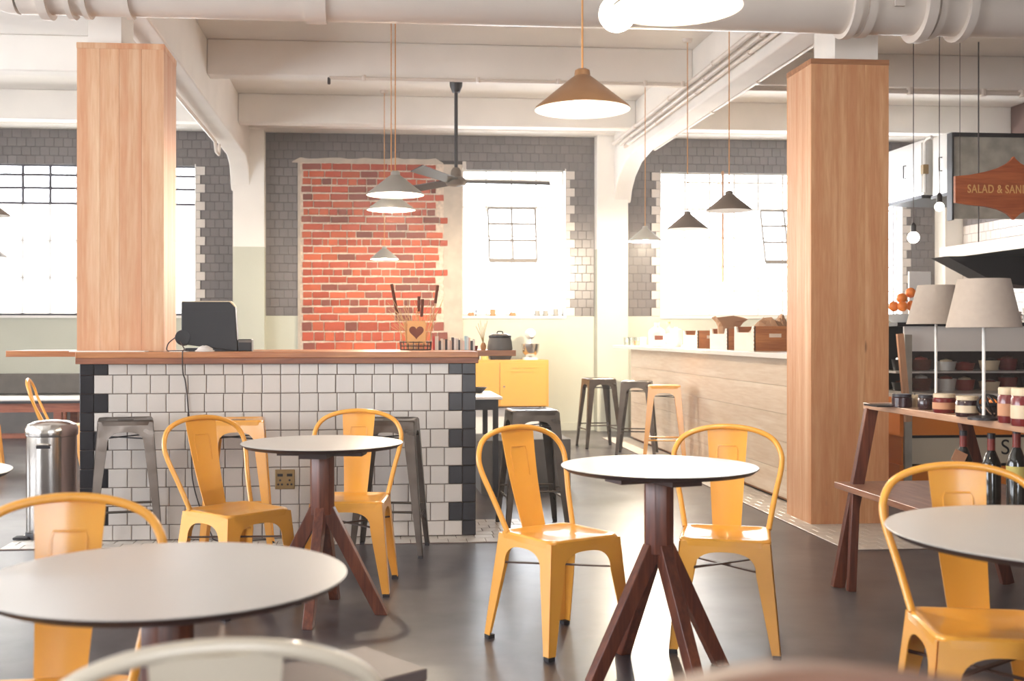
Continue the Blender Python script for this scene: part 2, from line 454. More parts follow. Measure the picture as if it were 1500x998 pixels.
# shared tile blocks: unit size, pillow edge
def unit_tile(name, mat, axis):
    e = 0.035; P = []
    for k, (d, i) in enumerate(((0.0, 0.0), (0.7, 0.0), (1.0, e))):
        ring = [(-.5 + i, -.5 + i), (.5 - i, -.5 + i), (.5 - i, .5 - i), (-.5 + i, .5 - i)]
        if axis == 'y': P.append([(a, -d, b) for a, b in ring])
        elif axis == 'x': P.append([(-d, -a, b) for a, b in ring])
        else: P.append([(a, b, d) for a, b in ring])
    return MB().rings(P, False, True).mesh(name, mat)
TILE = {(m, a): unit_tile(m + '_' + a, M[m], a) for m, a in
        (('tile_dark', 'y'), ('tile_white', 'y'), ('tile_black', 'y'), ('tile_dark', 'x'), ('tile_white', 'x'), ('floor_tile', 'z'))}
def put_tile(name, key, parent, loc, scale):
    o = bpy.data.objects.new(name, TILE[key]); COL.objects.link(o)
    o.parent = parent; o.location = loc; o.scale = scale
    return o
def run_bond(x0, x1, size, off):
    """cut positions of a running-bond row between x0 and x1"""
    k = math.floor((x0 - off) / size); out = []
    while True:
        a = max(x0, off + k * size); b = min(x1, off + (k + 1) * size)
        if a >= x1 - 1e-6: break
        if b - a > 0.018: out.append((a, b))
        k += 1
    return out

ZS, ZWT, ZTT = 1.465, 3.355, 3.765     # sill, window head, top of the tiled zone
# lower painted wall and painted strip over the tiles
struct('wall_back', MB().box(XL, XR, YW, YW + .3, 0, ZS).box(XL, XR, YW, YW + .3, ZTT, ZC), M['wallpaint'], label='grey green painted lower back wall')
struct('baseboard_back', MB().box(2.0, 2.95, YW - .02, YW, 0, .1).box(-6.9, .95, YW - .02, YW, 0, .1), M['wallpaint'], label='painted skirting along the back wall')
W1 = (-5.40, XatY(287, YW)); W2 = (XatY(677, YW), XatY(829, YW)); W3 = (XatY(967, YW), XatY(1322, YW))
P1 = (XatY(341, 14.1), XatY(387, 14.1)); P2 = (XatY(875, 14.1), XatY(920, 14.1))
BRX = (XatY(440, YW), XatY(650, YW))
BRZ = (0.95, 3.39)
def bay(name, x0, x1, win, label, brick=None):
    mb = MB()
    mb.box(x0, x1, YW, YW + .3, ZWT, ZTT)
    mb.box(x0, win[0], YW, YW + .3, ZS, ZWT); mb.box(win[1], x1, YW, YW + .3, ZS, ZWT)
    w = struct(name, mb, M['grout_dark'], label=label)
    T = 0.1115; rows = int(round((ZTT - ZS) / T)); T = (ZTT - ZS) / rows
    for r in range(rows):
        zt = ZTT - r * T; zc = zt - T / 2
        cuts = []
        if zc < ZWT: cuts.append((win[0], win[1], True))
        if brick and zc < BRZ[1]: cuts.append((brick[0], win[0], False))
        segs = []; a = x0
        for c in sorted(cuts):
            if c[0] > a: segs.append([a, c[0], c[2] and not brick, 'r'])
            a = max(a, c[1])
        lastwin = bool(cuts)
        segs.append([a, x1, lastwin, 'l'])
        for a, b, q, side in segs:
            if q and side == 'r' or (q and side == 'l'):
                ww = 0.115 if r % 2 == 0 else 0.055
                if side == 'r':
                    xa, xb = b - ww, b; b = xa
                else:
                    xa, xb = a, a + ww; a = xb
                put_tile('white_tile', ('tile_white', 'y'), w, ((xa + xb) / 2, YW, zc), (xb - xa - .004, .009, T - .004))
            if b - a < .02: continue
            for p, s in run_bond(a, b, 0.1115, x0 + (r % 2) * 0.055):
                put_tile('wall_tile', ('tile_dark', 'y'), w, ((p + s) / 2, YW, zc), (s - p - .003, .007 + .002 * random.random(), T - .003))
    return w
bay('wall_back_left', -5.9, P1[0], W1, 'charcoal tiled wall around the left window')
bay('wall_back_center', P1[1], P2[0], W2, 'charcoal tiled wall around the bare brick panel and middle window', brick=BRX)
bay('wall_back_right', P2[1], XR, W3, 'charcoal tiled wall around the right window')
struct('wall_back_end', MB().box(XL, -5.9, YW, YW + .3, ZS, ZTT), M['wallpaint'], label='plain end of the back wall')

# bare brick panel with its plaster margin
bp = struct('wall_brick', MB().box(BRX[0], BRX[1], YW - .022, YW, BRZ[0], BRZ[1]), M['mortar'], label='bare red brick panel in the tiled wall')
struct('plaster_strip', MB().box(BRX[1], W2[0], YW - .03, YW, ZS - .55, BRZ[1]), M['plaster'], parent=bp)
struct('plaster_edge', MB().box(BRX[0] - .03, BRX[0], YW - .028, YW, BRZ[0], BRZ[1] + .02), M['plaster'], parent=bp)
struct('lintel_render', MB().prism([(BRX[0] - .1 + .1 * i, BRZ[1] + .0 + (.05 + .03 * random.random()) * (1 if 0 < i < 19 else .2)) for i in range(20)][::-1] +
       [(BRX[0] - .1, BRZ[1]), (BRX[0] + 1.8, BRZ[1])], YW - .02, YW), M['plaster'], parent=bp)
def rough_brick(name, mat):
    rs = []
    for d, i in ((0, 0.0), (.6, .0), (1.0, .05)):
        rs.append([(a * (0.5 - i * .45) + random.uniform(-.012, .012), -d + (random.uniform(-.12, .12) if d == 1 else 0), b * (0.5 - i) + random.uniform(-.03, .03))
                   for a, b in ((-1, -1), (-.33, -1.03), (.33, -1), (1, -1), (1.01, 0), (1, 1), (.33, 1.02), (-.33, 1), (-1, 1), (-1.01, 0))])
    return MB().rings(rs, False, True).mesh(name, mat)
BM_ = [rough_brick('brick', M[k]) for k in ('brick', 'brick', 'brick3', 'brick', 'brick3', 'brick2')]
zz = BRZ[1] - .006; row = 0
while zz > BRZ[0] + .05:
    hgt = 0.085 if zz > 1.42 else 0.118
    x = BRX[0] + .012 + random.uniform(0, .03)
    header = row % 4 == 2
    xend = BRX[1] - random.choice((0.0, .03, .06, .1, -.05))
    first = True
    while x < xend - .03:
        L_ = (random.uniform(.1, .13) if header else random.uniform(.19, .25)) * (1.12 if hgt > .1 else 1)
        if first and row % 2: L_ *= .55
        if random.random() < .14: L_ *= .55
        first = False
        L_ = min(L_, xend - x)
        if L_ < .03: break
        o = bpy.data.objects.new('brick', random.choice(BM_)); COL.objects.link(o); o.parent = bp
        o.location = (x + L_ / 2, YW - .02, zz - hgt / 2 + random.uniform(-.003, .003))
        o.rotation_euler = (0, random.uniform(-.012, .012), 0)
        o.scale = (L_ - .006, .016 + .008 * random.random(), hgt - .012)
        x += L_ + .008
    zz -= hgt + .010; row += 1

# right kitchen wall: white tiles low, charcoal above
wr = struct('wall_right', MB().box(XR, XR + .3, YB, YW, 0, ZC), M['grout_brown'], label='kitchen side wall with white and charcoal tiles')
for r in range(16):
    z0 = 1.5 + r * .1135
    for p, s in run_bond(11.0, YW - .3, .1115, 11 + (r % 2) * .055):
        if r < 4 and p < 12.4: continue
        put_tile('wall_tile', ('tile_dark' if z0 > 2.6 else 'tile_white', 'x'), wr, (XR, (p + s) / 2, z0 + .055), (.008, s - p - .004, .109))

# pilasters, beams with haunches
def pilaster(name, px, label):
    o = struct(name, MB().box(px[0], px[1], 14.1, YW + .3, 2.315, ZC), M['beam'], label=label)
    struct('painted_base', MB().box(px[0], px[1], 14.1, YW + .3, 0, 2.315), M['wallpaint'], parent=o)
pilaster('trim_1', P1, 'white pilaster left of the brick panel')
pilaster('trim_2', P2, 'white pilaster right of the middle window')
struct('trim_3', MB().box(7.36, XR, 14.02, YW, 0, 2.95), M['white_wall'], label='white corner pier by the kitchen')
BL = (-1.78, -1.545); BRt = (3.02, 3.24)
def long_beam(name, bx, label, haunch):
    mb = MB()
    prof = [(YB, ZC), (YB, 3.39)] + haunch + [(14.12, ZC)]
    mb.prism(prof, bx[0], bx[1], 'x')
    return struct(name, mb, M['beam'], bevel=.012, label=label)
long_beam('trim_4', BL, 'white long ceiling beam over the left wooden column', [(13.72, 3.39), (13.98, 3.3), (14.08, 3.15), (14.12, 3.0)])
long_beam('trim_5', BRt, 'white long ceiling beam over the right wooden column', [(13.0, 3.39), (13.5, 3.33), (13.85, 3.2), (14.05, 3.05), (14.12, 2.9)])
for i, y in enumerate((8.18, 10.54, 12.9)):
    mb = MB()
    for a, b in ((XL, BL[0]), (BL[1], BRt[0]), (BRt[1], XR)):
        mb.box(a, b, y, y + .2, 3.63, ZC)
    struct('trim_%d' % (6 + i), mb, M['beam'], bevel=.012, label=('front', 'middle', 'rear')[i] + ' white cross beam under the ceiling')
struct('trim_9', MB().box(XL, XR, 13.95, YW, ZTT, ZC), M['beam'], label='white edge beam along the top of the back wall')

# ------------------------------------------------------------------ windows
def window(name, win, cols, rows, fm, label, film=None, casement=None, bw=.011):
    w = thing(name, label, None, (0, 0, 0)); w['kind'] = 'structure'
    x0, x1 = win; z0, z1 = ZS, ZWT; y0, y1 = YW + .13, YW + .17
    MB().box(x0, x1, y0, y1, z0, z0 + .03).box(x0, x1, y0, y1, z1 - .03, z1).box(x0, x0 + .03, y0, y1, z0, z1).box(x1 - .03, x1, y0, y1, z0, z1).build('window_frame', fm, w)
    MB().box(x0, x1, YW - .03, y0, z0 - .03, z0).build('window_sill', M['white'], w)
    for xa, xb in ((x0 - .0, x0 + .012), (x1 - .012, x1 + .0)): MB().box(xa, xb, YW - .01, y0, z0, z1).build('jamb_lining', M['white'], w)
    cx = [x0 + (x1 - x0) * i / cols for i in range(cols + 1)] if isinstance(cols, int) else cols
    cz = rows
    for x in cx[1:-1]: MB().box(x - bw, x + bw, y0 + .005, y1 - .005, z0 + .03, z1 - .03).build('mullion', fm, w)
    for z in cz[1:-1]: MB().box(x0 + .03, x1 - .03, y0 + .008, y1 - .008, z - bw, z + bw).build('transom', fm, w)
    for i in range(len(cx) - 1):
        for j in range(len(cz) - 1):
            if casement and casement[0] <= i < casement[1] and casement[2] <= j < casement[3]: continue
            MB().box(cx[i] + .01, cx[i + 1] - .01, y0 + .018, y0 + .022, cz[j] + .01, cz[j + 1] - .01).build('pane', M['glass'], w)
    if film:
        for i in range(len(cx) - 1):
            MB().box(cx[i] + .001, cx[i + 1] - .001, y0 - .004, y0 + .0, z0 + .03, film).build('film_panel', M['blind'], w)
    if casement:
        i0, i1, j0, j1 = casement
        a, b, zl, zh = cx[i0] + .02, cx[i1] - .02, cz[j0] + .02, cz[j1] - .02
        c = MB(); h = zh - zl
        for q in (a, b, (a + b) / 2): c.bar((q, 0, 0), (q, 0, -h), .022, .03, (0, 1, 0))
        for k, t in enumerate((0, .3, .62, 1.0)): c.bar((a, 0, -h * t), (b, 0, -h * t), .05 if k == 3 else .024, .03, (0, 1, 0))
        co = c.build('casement', M['frame_grey'], w); co.location = (0, y0 - .02, zh); co.rotation_euler = (R(-16), 0, 0)
        g = MB().box(a, b, .008, .012, -h, 0).build('casement_pane', M['glass'], co)
    return w
M['frame_grey'] = mk('greyish_window_steel', (132, 124, 116), 0.5)
zr1 = [ZS, 1.94, 2.40, ZV(300, 14.2), ZV(278, 14.2), ZV(259, 14.2), ZWT]
c1 = [W1[0]] + [XatY(34, 14.45) + .331 * k for k in range(-2, 6)] + [W1[1]]
window('window_1', W1, c1, zr1, M['frame_dark'], 'left window with dark steel bars and white film', film=ZV(302, 14.2), bw=.016)
zr2 = [ZS + (ZWT - ZS) * i / 6 for i in range(7)]
c2 = [W2[0], XatY(712, 14.45), XatY(749, 14.45), XatY(785, 14.45), W2[1]]
zr2 = [ZS, 1.8, ZV(388, 14.4), ZV(345, 14.4), ZV(302, 14.4), ZV(262, 14.4), ZWT]
window('window_2', W2, c2, zr2, M['frame'], 'middle window with an open casement', casement=(1, 3, 2, 4))
c3 = [W3[0]] + [XatY(u, 14.45) for u in (1003, 1039, 1075, 1110, 1146, 1182, 1218, 1254, 1290)] + [W3[1]]
window('window_3', W3, c3, zr2, M['frame'], 'right window with an open casement beside the wooden column', casement=(4, 6, 2, 4))

# ------------------------------------------------------------------ timber-clad columns
YC0, YC1 = 7.06, 7.49
def column(x0, x1, label, k, mats, ztop=3.02, zbot=0.0):
    c = thing('clad_column', label, 'column', ((x0 + x1) / 2, YC0, 0), 0, 'wood clad columns', 'structure')
    hw = (x1 - x0) / 2; D = YC1 - YC0
    MB().box(-hw + .02, hw - .02, .02, D - .02, zbot, ztop - .01).build('core', M['beam'], c)
    n = 4 if k == 0 else 3
    cuts = [-hw + 2 * hw * i / n + (random.uniform(-.02, .02) if 0 < i < n else 0) for i in range(n + 1)]
    for i in range(n):
        MB().box(cuts[i] + .0004, cuts[i + 1] - .0004, 0, .02, zbot, ztop - .035).build('plank', mats[0], c, bevel=.0006)
        MB().box(cuts[i] + .0004, cuts[i + 1] - .0004, D - .02, D, zbot, ztop - .035).build('plank', mats[0], c, bevel=.0006)
    for s in (-1, 1):
        for i in range(3):
            a = .02 + (D - .04) * i / 3; b = .02 + (D - .04) * (i + 1) / 3
            xa, xb = (-hw, -hw + .02) if s < 0 else (hw - .02, hw)
            MB().box(xa, xb, a + .0004, b - .0004, zbot, ztop - .035).build('plank', mats[1], c, bevel=.0006)
    MB().box(-hw - .002, hw + .002, -.002, .022, ztop - .035, ztop).box(-hw - .002, hw + .002, D - .022, D + .002, ztop - .035, ztop)\
        .box(-hw - .002, -hw + .022, .022, D - .022, ztop - .035, ztop).box(hw - .022, hw + .002, .022, D - .022, ztop - .035, ztop).build('top_trim', mats[2], c)
    return c
CLx = (XatY(112.5, YC0), XatY(240, YC0)); CRx = (XatY(1188, YC0), XatY(1302, YC0))
column(CLx[0], CLx[1], 'pale pine clad column rising from the white tiled counter', 0, (M['pine'], M['pine'], M['pine']), zbot=1.132)
column(CRx[0], CRx[1], 'knotty pine clad column beside the plank bar', 1, (M['pine_k'], M['pine'], M['pine_edge']))
struct('trim_10', MB().box(-1.76, -1.56, 7.1, 7.45, 3.0, 3.4), M['beam'], label='white stub of concrete over the left wooden column')
struct('trim_11', MB().box(2.98, 3.27, 7.1, 7.45, 3.0, 3.4), M['beam'], label='white stub of concrete over the right wooden column')

# ------------------------------------------------------------------ services under the ceiling
def xtube(mb, x0, x1, y, z, r, n=20): return mb.tube([(x0, y, z), (x1, y, z)], r, n)
mp = thing('waste_pipe', 'fat white waste pipe running across under the ceiling', 'pipe', (0, 6.62, 3.235))
xtube(MB(), XatY(30, 6.62), 6.5, 0, 0, .17, 28).build('pipe_run', M['pipe'], mp, smooth=True)
for u, wd, rr in ((68, .05, .2), (105, .03, .195), (128, .03, .19), (190, .03, .185), (463, .12, .185), (1240, .05, .2), (1262, .05, .19), (1345, .06, .215), (1362, .04, .195), (1405, .05, .205)):
    x = XatY(u, 6.62)
    xtube(MB(), x - wd / 2, x + wd / 2, 0, 0, rr, 28).build('collar', M['pipe'], mp, smooth=True)
ex = XatY(30, 6.62)
MB().tube([Vector((ex - .22 * math.sin(a), 0, .22 - .22 * math.cos(a))) for a in [math.pi / 2 * i / 8 for i in range(9)]] + [(ex - .22, 0, .68)], .172, 24).build('elbow', M['pipe'], mp, smooth=True)
for x in (-1.45, 3.1):
    MB().box(x - .03, x + .03, -.19, -.175, -.05, .3).box(x - .03, x + .03, -.19, .3, .18, .2).build('hanger', M['pipe'], mp)

sp = thing('sprinkler_pipe', 'thin white sprinkler pipe under the middle cross beam', 'pipe', (0, 10.46, 3.6))
xtube(MB(), XatY(482, 10.46), 2.95, 0, 0, .016, 10).build('pipe_run', M['pipe'], sp, smooth=True)
MB().tube([(XatY(482, 10.46), 0, 0), (XatY(482, 10.46), -.02, -.06)], .014, 8).build('nozzle', M['wire'], sp)
for u in (533, 700, 818, 945, 1000):
    x = XatY(u, 10.46); MB().lathe([(.02, -.02), (.024, 0), (.02, .03)], 10, (x, 0, 0)).build('clip', M['pipe'], sp)
sp2 = thing('sprinkler_pipe', 'thin white sprinkler pipe in the kitchen bay right of the wooden column', 'pipe', (0, 10.44, 3.6))
xtube(MB(), 3.3, XatY(1497, 10.44), 0, -.03, .02, 10).build('pipe_run', M['pipe'], sp2, smooth=True)
xtube(MB(), 3.3, 7.5, .05, 0, .014, 10).build('conduit', M['pipe'], sp2, smooth=True)
for u in (1333, 1440, 1497):
    x = XatY(u, 10.44); MB().lathe([(.028, -.06), (.034, -.03), (.03, .01)], 10, (x, 0, 0)).build('clip', M['pipe'], sp2)
for i, (z, dx, lab) in enumerate(((3.62, .05, 'upper white conduit along the right ceiling beam'), (3.55, .04, 'middle white conduit along the right ceiling beam'), (3.49, .035, 'lower white conduit along the right ceiling beam'))):
    cp = thing('conduit_pipe', lab, 'pipe', (BRt[0] - dx, 7.6, z), 0, 'conduits on the right ceiling beam')
    MB().tube([(0, 0, 0), (0, 6.3 - .4 * i, 0)], .024 - .004 * i, 8).build('pipe_run', M['pipe'], cp, smooth=True)
    for k in range(4):
        MB().tube([(0, .6 + 1.5 * k + .3 * i - .02, 0), (0, .6 + 1.5 * k + .3 * i + .02, 0)], .032 - .004 * i, 8).box(0, dx, .6 + 1.5 * k + .3 * i - .012, .6 + 1.5 * k + .3 * i + .012, -.006, .006).build('clip', M['pipe'], cp)
cp = thing('conduit_pipe', 'white conduit under the outer edge of the right ceiling beam', 'pipe', (BRt[1] + .03, 7.6, 3.41), 0, 'conduits on the right ceiling beam')
MB().tube([(0, 0, 0), (0, 5.4, 0)], .02, 8).build('pipe_run', M['pipe'], cp, smooth=True)
for k in range(4): MB().tube([(0, .5 + 1.3 * k, 0), (0, .56 + 1.3 * k, 0)], .028, 8).build('clip', M['pipe'], cp)
cp = thing('conduit_pipe', 'bent white conduit under the left ceiling beam', 'pipe', (BL[0] + .02, 7.6, 3.36), 0)
MB().tube([(0, 0, 0), (0, 5.0, 0), (0, 5.1, -.1), (0, 5.3, -.1), (0, 5.35, .02)], .018, 8).build('pipe_run', M['pipe'], cp, smooth=True)

# ------------------------------------------------------------------ white tiled floor borders
def floor_tiles(o, x0, x1, y0, y1, far=1e9):
    T = .112; rows = int(math.ceil((y1 - y0) / T)); rest = MB()
    for r in range(rows):
        ya = y0 + r * T; yb = min(y1, ya + T)
        if yb - ya < .02: continue
        for p, s in run_bond(x0, x1, T, x0 + (r % 2) * T / 2):
            if ya > far: rest.box(p + .0015, s - .0015, ya + .0015, yb - .0015, .004, .0085)
            else: put_tile('floor_tile', ('floor_tile', 'z'), o, ((p + s) / 2, (ya + yb) / 2, .003), (s - p - .004, yb - ya - .004, .0055))
    if rest.v: tag(rest.build('far_floor_tiles', M['floor_tile'], o), kind='stuff')
CX0, CX1, CYF = XatY(117, 6.85), XatY(697, 6.85), 6.85
fb = struct('tile_border', MB().box(CX0 - .4, CX1 + .34, CYF - .2, CYF + .06, 0, .004).box(CX1 - .02, CX1 + .34, CYF + .06, 7.45, 0, .004).box(CX0 - .4, CX0 + .02, CYF + .06, 7.45, 0, .004),
            M['grout_brown'], label='white tile border on the floor around the tiled counter')
floor_tiles(fb, CX0 - .4, CX1 + .34, CYF - .2, CYF + .03)
floor_tiles(fb, CX1 + .0, CX1 + .34, CYF + .03, 7.45)
floor_tiles(fb, CX0 - .4, CX0 - .0, CYF + .03, 7.45)
fb2 = struct('tile_border', MB().box(2.68, 4.3, 6.22, 7.06, 0, .004).box(2.68, 3.0, 7.06, 13.2, 0, .004), M['grout_brown'], label='white tile border on the floor along the plank bar')
floor_tiles(fb2, 2.68, 3.5, 6.22, 7.06)
floor_tiles(fb2, 3.5, 4.3, 6.22, 7.06, far=6.9)
floor_tiles(fb2, 2.68, 3.0, 7.06, 13.2, far=9.0)
# ------------------------------------------------------------------ white tiled counter
CYB = 7.9
ctr = thing('tiled_counter', 'long counter faced with white square tiles and black stepped corners', 'counter', (0, 0, 0))
ZCT = 1.06
MB().box(CX0 + .004, CX1 - .004, CYF + .004, CYB, 0.004, ZCT).build('body', M['grout_brown'], ctr)
T = .1115
zrow = [ZCT]; z = ZCT - .066
while z > .01:
    zrow.append(z); z -= T
zrow.append(.012)
for r in range(len(zrow) - 1):
    zt, zb = zrow[r], zrow[r + 1]
    if zt - zb < .02: continue
    dl = .165 if r % 2 == 0 else .083; dr = .165 if r % 2 == 0 else .083
    if (r % 2) == 0: segs = (.083, .082)
    else: segs = (.083,)
    a = CX0
    for w_ in segs:
        put_tile('black_tile', ('tile_black', 'y'), ctr, (a + w_ / 2, CYF, (zt + zb) / 2), (w_ - .0025, .010, zt - zb - .0025)); a += w_
    b = CX1
    for w_ in segs:
        put_tile('black_tile', ('tile_black', 'y'), ctr, (b - w_ / 2, CYF, (zt + zb) / 2), (w_ - .0025, .010, zt - zb - .0025)); b -= w_
    n = int(round((b - a) / T)); w_ = (b - a) / n
    for i in range(n):
        put_tile('white_tile', ('tile_white', 'y'), ctr, (a + (i + .5) * w_, CYF, (zt + zb) / 2), (w_ - .0042, .009 + .0015 * random.random(), zt - zb - .0042))
# socket plate
sk = thing('socket_plate', 'brass double socket plate on the white tiled counter front', 'socket', (XatY(417.5, CYF - .01), CYF - .009, ZV(702, ZCof(-.55, CYF))))
MB().box(-.059, .059, -.01, 0, -.059, .059).build('plate', M['brass'], sk, bevel=.004)
for x in (-.028, .028):
    MB().box(x - .016, x + .016, -.014, -.01, .018, .034).build('switch', M['black'], sk)
    for dx, dz in ((0, -.005), (-.011, -.03), (.011, -.03)):
        MB().lathe([(.0065, 0), (.0065, .003)], 10, (0, 0, 0), Matrix.Rotation(R(90), 4, 'X')).build('socket_hole', M['rubber'], sk).location = (x + dx, -.0102, dz)
# counter tops
ct = thing('counter_top', 'two layer oiled wooden top on the tiled counter', 'counter top', (0, 0, ZCT))
XT0, XT1 = XatY(110, 6.8), XatY(701, 6.8)
def top_board(mb, x0, x1, y0, y1, z0, z1):
    return mb.box(x0, x1, y0, y1, z0, z1)
top_board(MB(), XT0, XT1, 6.8, 7.5, .036, .071).build('upper_board', M['top_wood'], ct, bevel=.003)
top_board(MB(), XT0, XT1, 6.803, 7.5, .0005, .0355).build('lower_board', M['top_wood2'], ct, bevel=.002)
bk = thing('counter_top', 'longer pale wooden shelf board behind the tiled counter top', 'counter top', (0, 0, ZCT))
XK0, XK1 = XatY(8, 7.5), XatY(756, 7.5)
mbk = MB().box(XK0, XK1, 7.505, 7.95, .03, .069)
mbk.build('board', M['top_wood'], bk, bevel=.002)
MB().box(CX0 - .2, CX1 + .1, 7.7, 7.74, -.0, .03).build('bearer', M['top_wood2'], bk)
ZT = ZCT + .071; ZK = ZCT + .069

# ------------------------------------------------------------------ pressed-metal chair and bar stool
def leg_strip(mb, T_, B_, sx, sy, zt, zs, w0, w1, t, z0=.0):
    def C(z):
        k = z / zt
        return Vector((B_[0] + (T_[0] - B_[0]) * k, B_[1] + (T_[1] - B_[1]) * k, z))
    a, b = C(z0), C(zs)
    for d in ('x', 'y'):
        P = []
        for c, w in ((a, w0), (b, w1)):
            e = Vector((-sx * w, 0, 0)) if d == 'x' else Vector((0, -sy * w, 0))
            n = Vector((0, -sy * t, 0)) if d == 'x' else Vector((-sx * t, 0, 0))
            P.append((c, c + e, c + e + n, c + n))
        mb.hexa(list(P[0]) + list(P[1]))
def pressed_base(root, H, wt, dt, wb, dbf, dbr, zs, zarch, w0, w1, mat, foot=True):
    corners = {}
    for sx in (-1, 1):
        for sy in (-1, 1):
            T_ = (sx * wt, sy * dt); B_ = (sx * wb, -dbf if sy < 0 else dbr)
            corners[sx, sy] = (T_, B_)
            mb = MB(); leg_strip(mb, T_, B_, sx, sy, H, zs, w0, w1, .004, .015)
            lg = mb.build('leg', mat, root)
            k = .015 / H
            fx, fy = B_[0] + (T_[0] - B_[0]) * k, B_[1] + (T_[1] - B_[1]) * k
            f = MB().box(min(fx, fx - sx * (w0 * .9)), max(fx, fx - sx * (w0 * .9)), min(fy, fy - sy * (w0 * .9)), max(fy, fy - sy * (w0 * .9)), 0, .016).build('rubber_foot', M['rubber'], lg)
    def lerp(a, b, z): return b + (a - b) * z / H
    n = 16; mb = MB()
    for face in ('f', 'b', 'l', 'r'):
        def Wd(z):
            return lerp(wt, wb, z) if face in 'fb' else None
        def P(s, z, inner):
            # s in [-1,1] signed position in metres along the face
            if face in 'fb':
                y = -lerp(dt, dbf, z) if face == 'f' else lerp(dt, dbr, z)
                return (s, y + (inner if face == 'f' else -inner), z)
            x = lerp(wt, wb, z) * (-1 if face == 'l' else 1)
            return (x + (inner if face == 'l' else -inner), s, z)
        if face in 'fb':
            lo = lambda z: -lerp(wt, wb, z); hi = lambda z: lerp(wt, wb, z)
        else:
            lo = lambda z: -lerp(dt, dbf, z); hi = lambda z: lerp(dt, dbr, z)
        c = (lo(zs) + hi(zs)) / 2; a = (hi(zs) - lo(zs)) / 2 - w1
        inner_pts = []; outer_pts = []
        zt = H - .012
        for i in range(n + 1):
            th = math.pi * i / n
            ca, sa = math.cos(th), math.sin(th)
            ex_ = math.copysign(abs(ca) ** .75, ca); ez = sa ** .75 if sa > 0 else 0
            inner_pts.append((c + a * ex_, zs + (zarch - zs) * ez))
            if i == 0: outer_pts.append((hi(zs), zs))
            elif i == n: outer_pts.append((lo(zs), zs))
            else:
                k = (i - 1) / (n - 2); outer_pts.append((hi(zt) + (lo(zt) - hi(zt)) * k, zt))
        vs = []
        for dd in (0, .004):
            for q in inner_pts: vs.append(P(q[0], q[1], dd))
            for q in outer_pts: vs.append(P(q[0], q[1], dd))
        m = n + 1; fs = []
        for i in range(n):
            fs.append((i, i + 1, m + i + 1, m + i))
            fs.append((2 * m + i, 3 * m + i, 3 * m + i + 1, 2 * m + i + 1))
            fs.append((i, 2 * m + i, 2 * m + i + 1, i + 1))
            fs.append((m + i, m + i + 1, 3 * m + i + 1, 3 * m + i))
        mb.add(vs, fs)
    mb.build('apron', mat, root)
    return corners
def pan(hx, hy, H, r, mat, root, hole=False):
    rs = [rrect(hx + .003, hy + .003, r, H - .03), rrect(hx + .003, hy + .003, r, H - .008), rrect(hx - .003, hy - .003, r - .002, H - .001),
          rrect(hx - .012, hy - .012, r - .006, H), rrect(hx - .024, hy - .024, r - .01, H - .002), rrect(hx - .034, hy - .034, r - .014, H - .007), rrect(.03, .03, .012, H - .009)]
    o = MB().rings(rs).build('seat', mat, root, smooth=True)
    if hole:
        MB().rings([rrect(.045, .012, .011, H - .0085), rrect(.043, .010, .009, H - .0065)]).build('grip_slot', M['rubber'], o)
    return o
def make_chair(name, label, mat, loc, rz, group=None):
    c = thing(name, label, 'chair', loc, rz, group)
    H = .445
    pressed_base(c, H, .172, .172, .212, .205, .225, .31, .395, .034, .066, mat)
    pan(.172, .172, H, .04, mat, c)
    half = [(-.168, .12, .44), (-.192, .178, .56), (-.22, .232, .68), (-.218, .252, .745), (-.182, .272, .80), (-.105, .283, .833), (0, .287, .845)]
    path = half + [(-x, y, z) for x, y, z in half[-2::-1]]
    MB().tube(spline(path, 5), .0115, 10).build('back_hoop', mat, c, smooth=True)
    sp_ = MB(); rows = []
    for k in range(9):
        t = k / 8; hw = .058 + .026 * t; z = .437 + (.836 - .437) * t; y = .163 + .122 * t + .012 * math.sin(math.pi * t)
        rows.append((hw, y, z))
    V = []; F = []
    for hw, y, z in rows:
        for i in range(5):
            s = -1 + i / 2
            V.append((hw * s, y + .012 * (1 - s * s), z))
    n5 = len(V)
    V += [(x, y + .004, z) for x, y, z in V]
    for k in range(8):
        for i in range(4):
            a = k * 5 + i; F.append((a, a + 1, a + 6, a + 5)); F.append((a + n5, a + n5 + 5, a + n5 + 6, a + n5 + 1))
        F.append((k * 5, k * 5 + 5, k * 5 + 5 + n5, k * 5 + n5)); F.append((k * 5 + 4, k * 5 + 4 + n5, k * 5 + 9 + n5, k * 5 + 9))
    for i in range(4):
        F.append((i, i + n5, i + 1 + n5, i + 1)); a = 40 + i; F.append((a, a + 1, a + 1 + n5, a + n5))
    so = sp_.add(V, F).build('splat', mat, c, smooth=True)
    def q(x, t):
        hw = .058 + .026 * t; s = x / hw
        return (x, .163 + .122 * t + .012 * math.sin(math.pi * t) + .012 * (1 - s * s) - .0005, .437 + .399 * t)
    MB().tube([q(-.04, .52), q(-.042, .78), q(-.036, .82), q(.036, .82), q(.042, .78), q(.04, .52)], .0032, 6).build('embossed_line', mat, so, smooth=True)
    MB().bar((-.172, -.168, .32), (.172, .175, .32), .016, .006).bar((.172, -.168, .313), (-.172, .175, .313), .016, .006).build('brace', M['wire_brown'], c)
    return c
M['wire_brown'] = mk('dark_brown_steel', (84, 56, 44), 0.5)
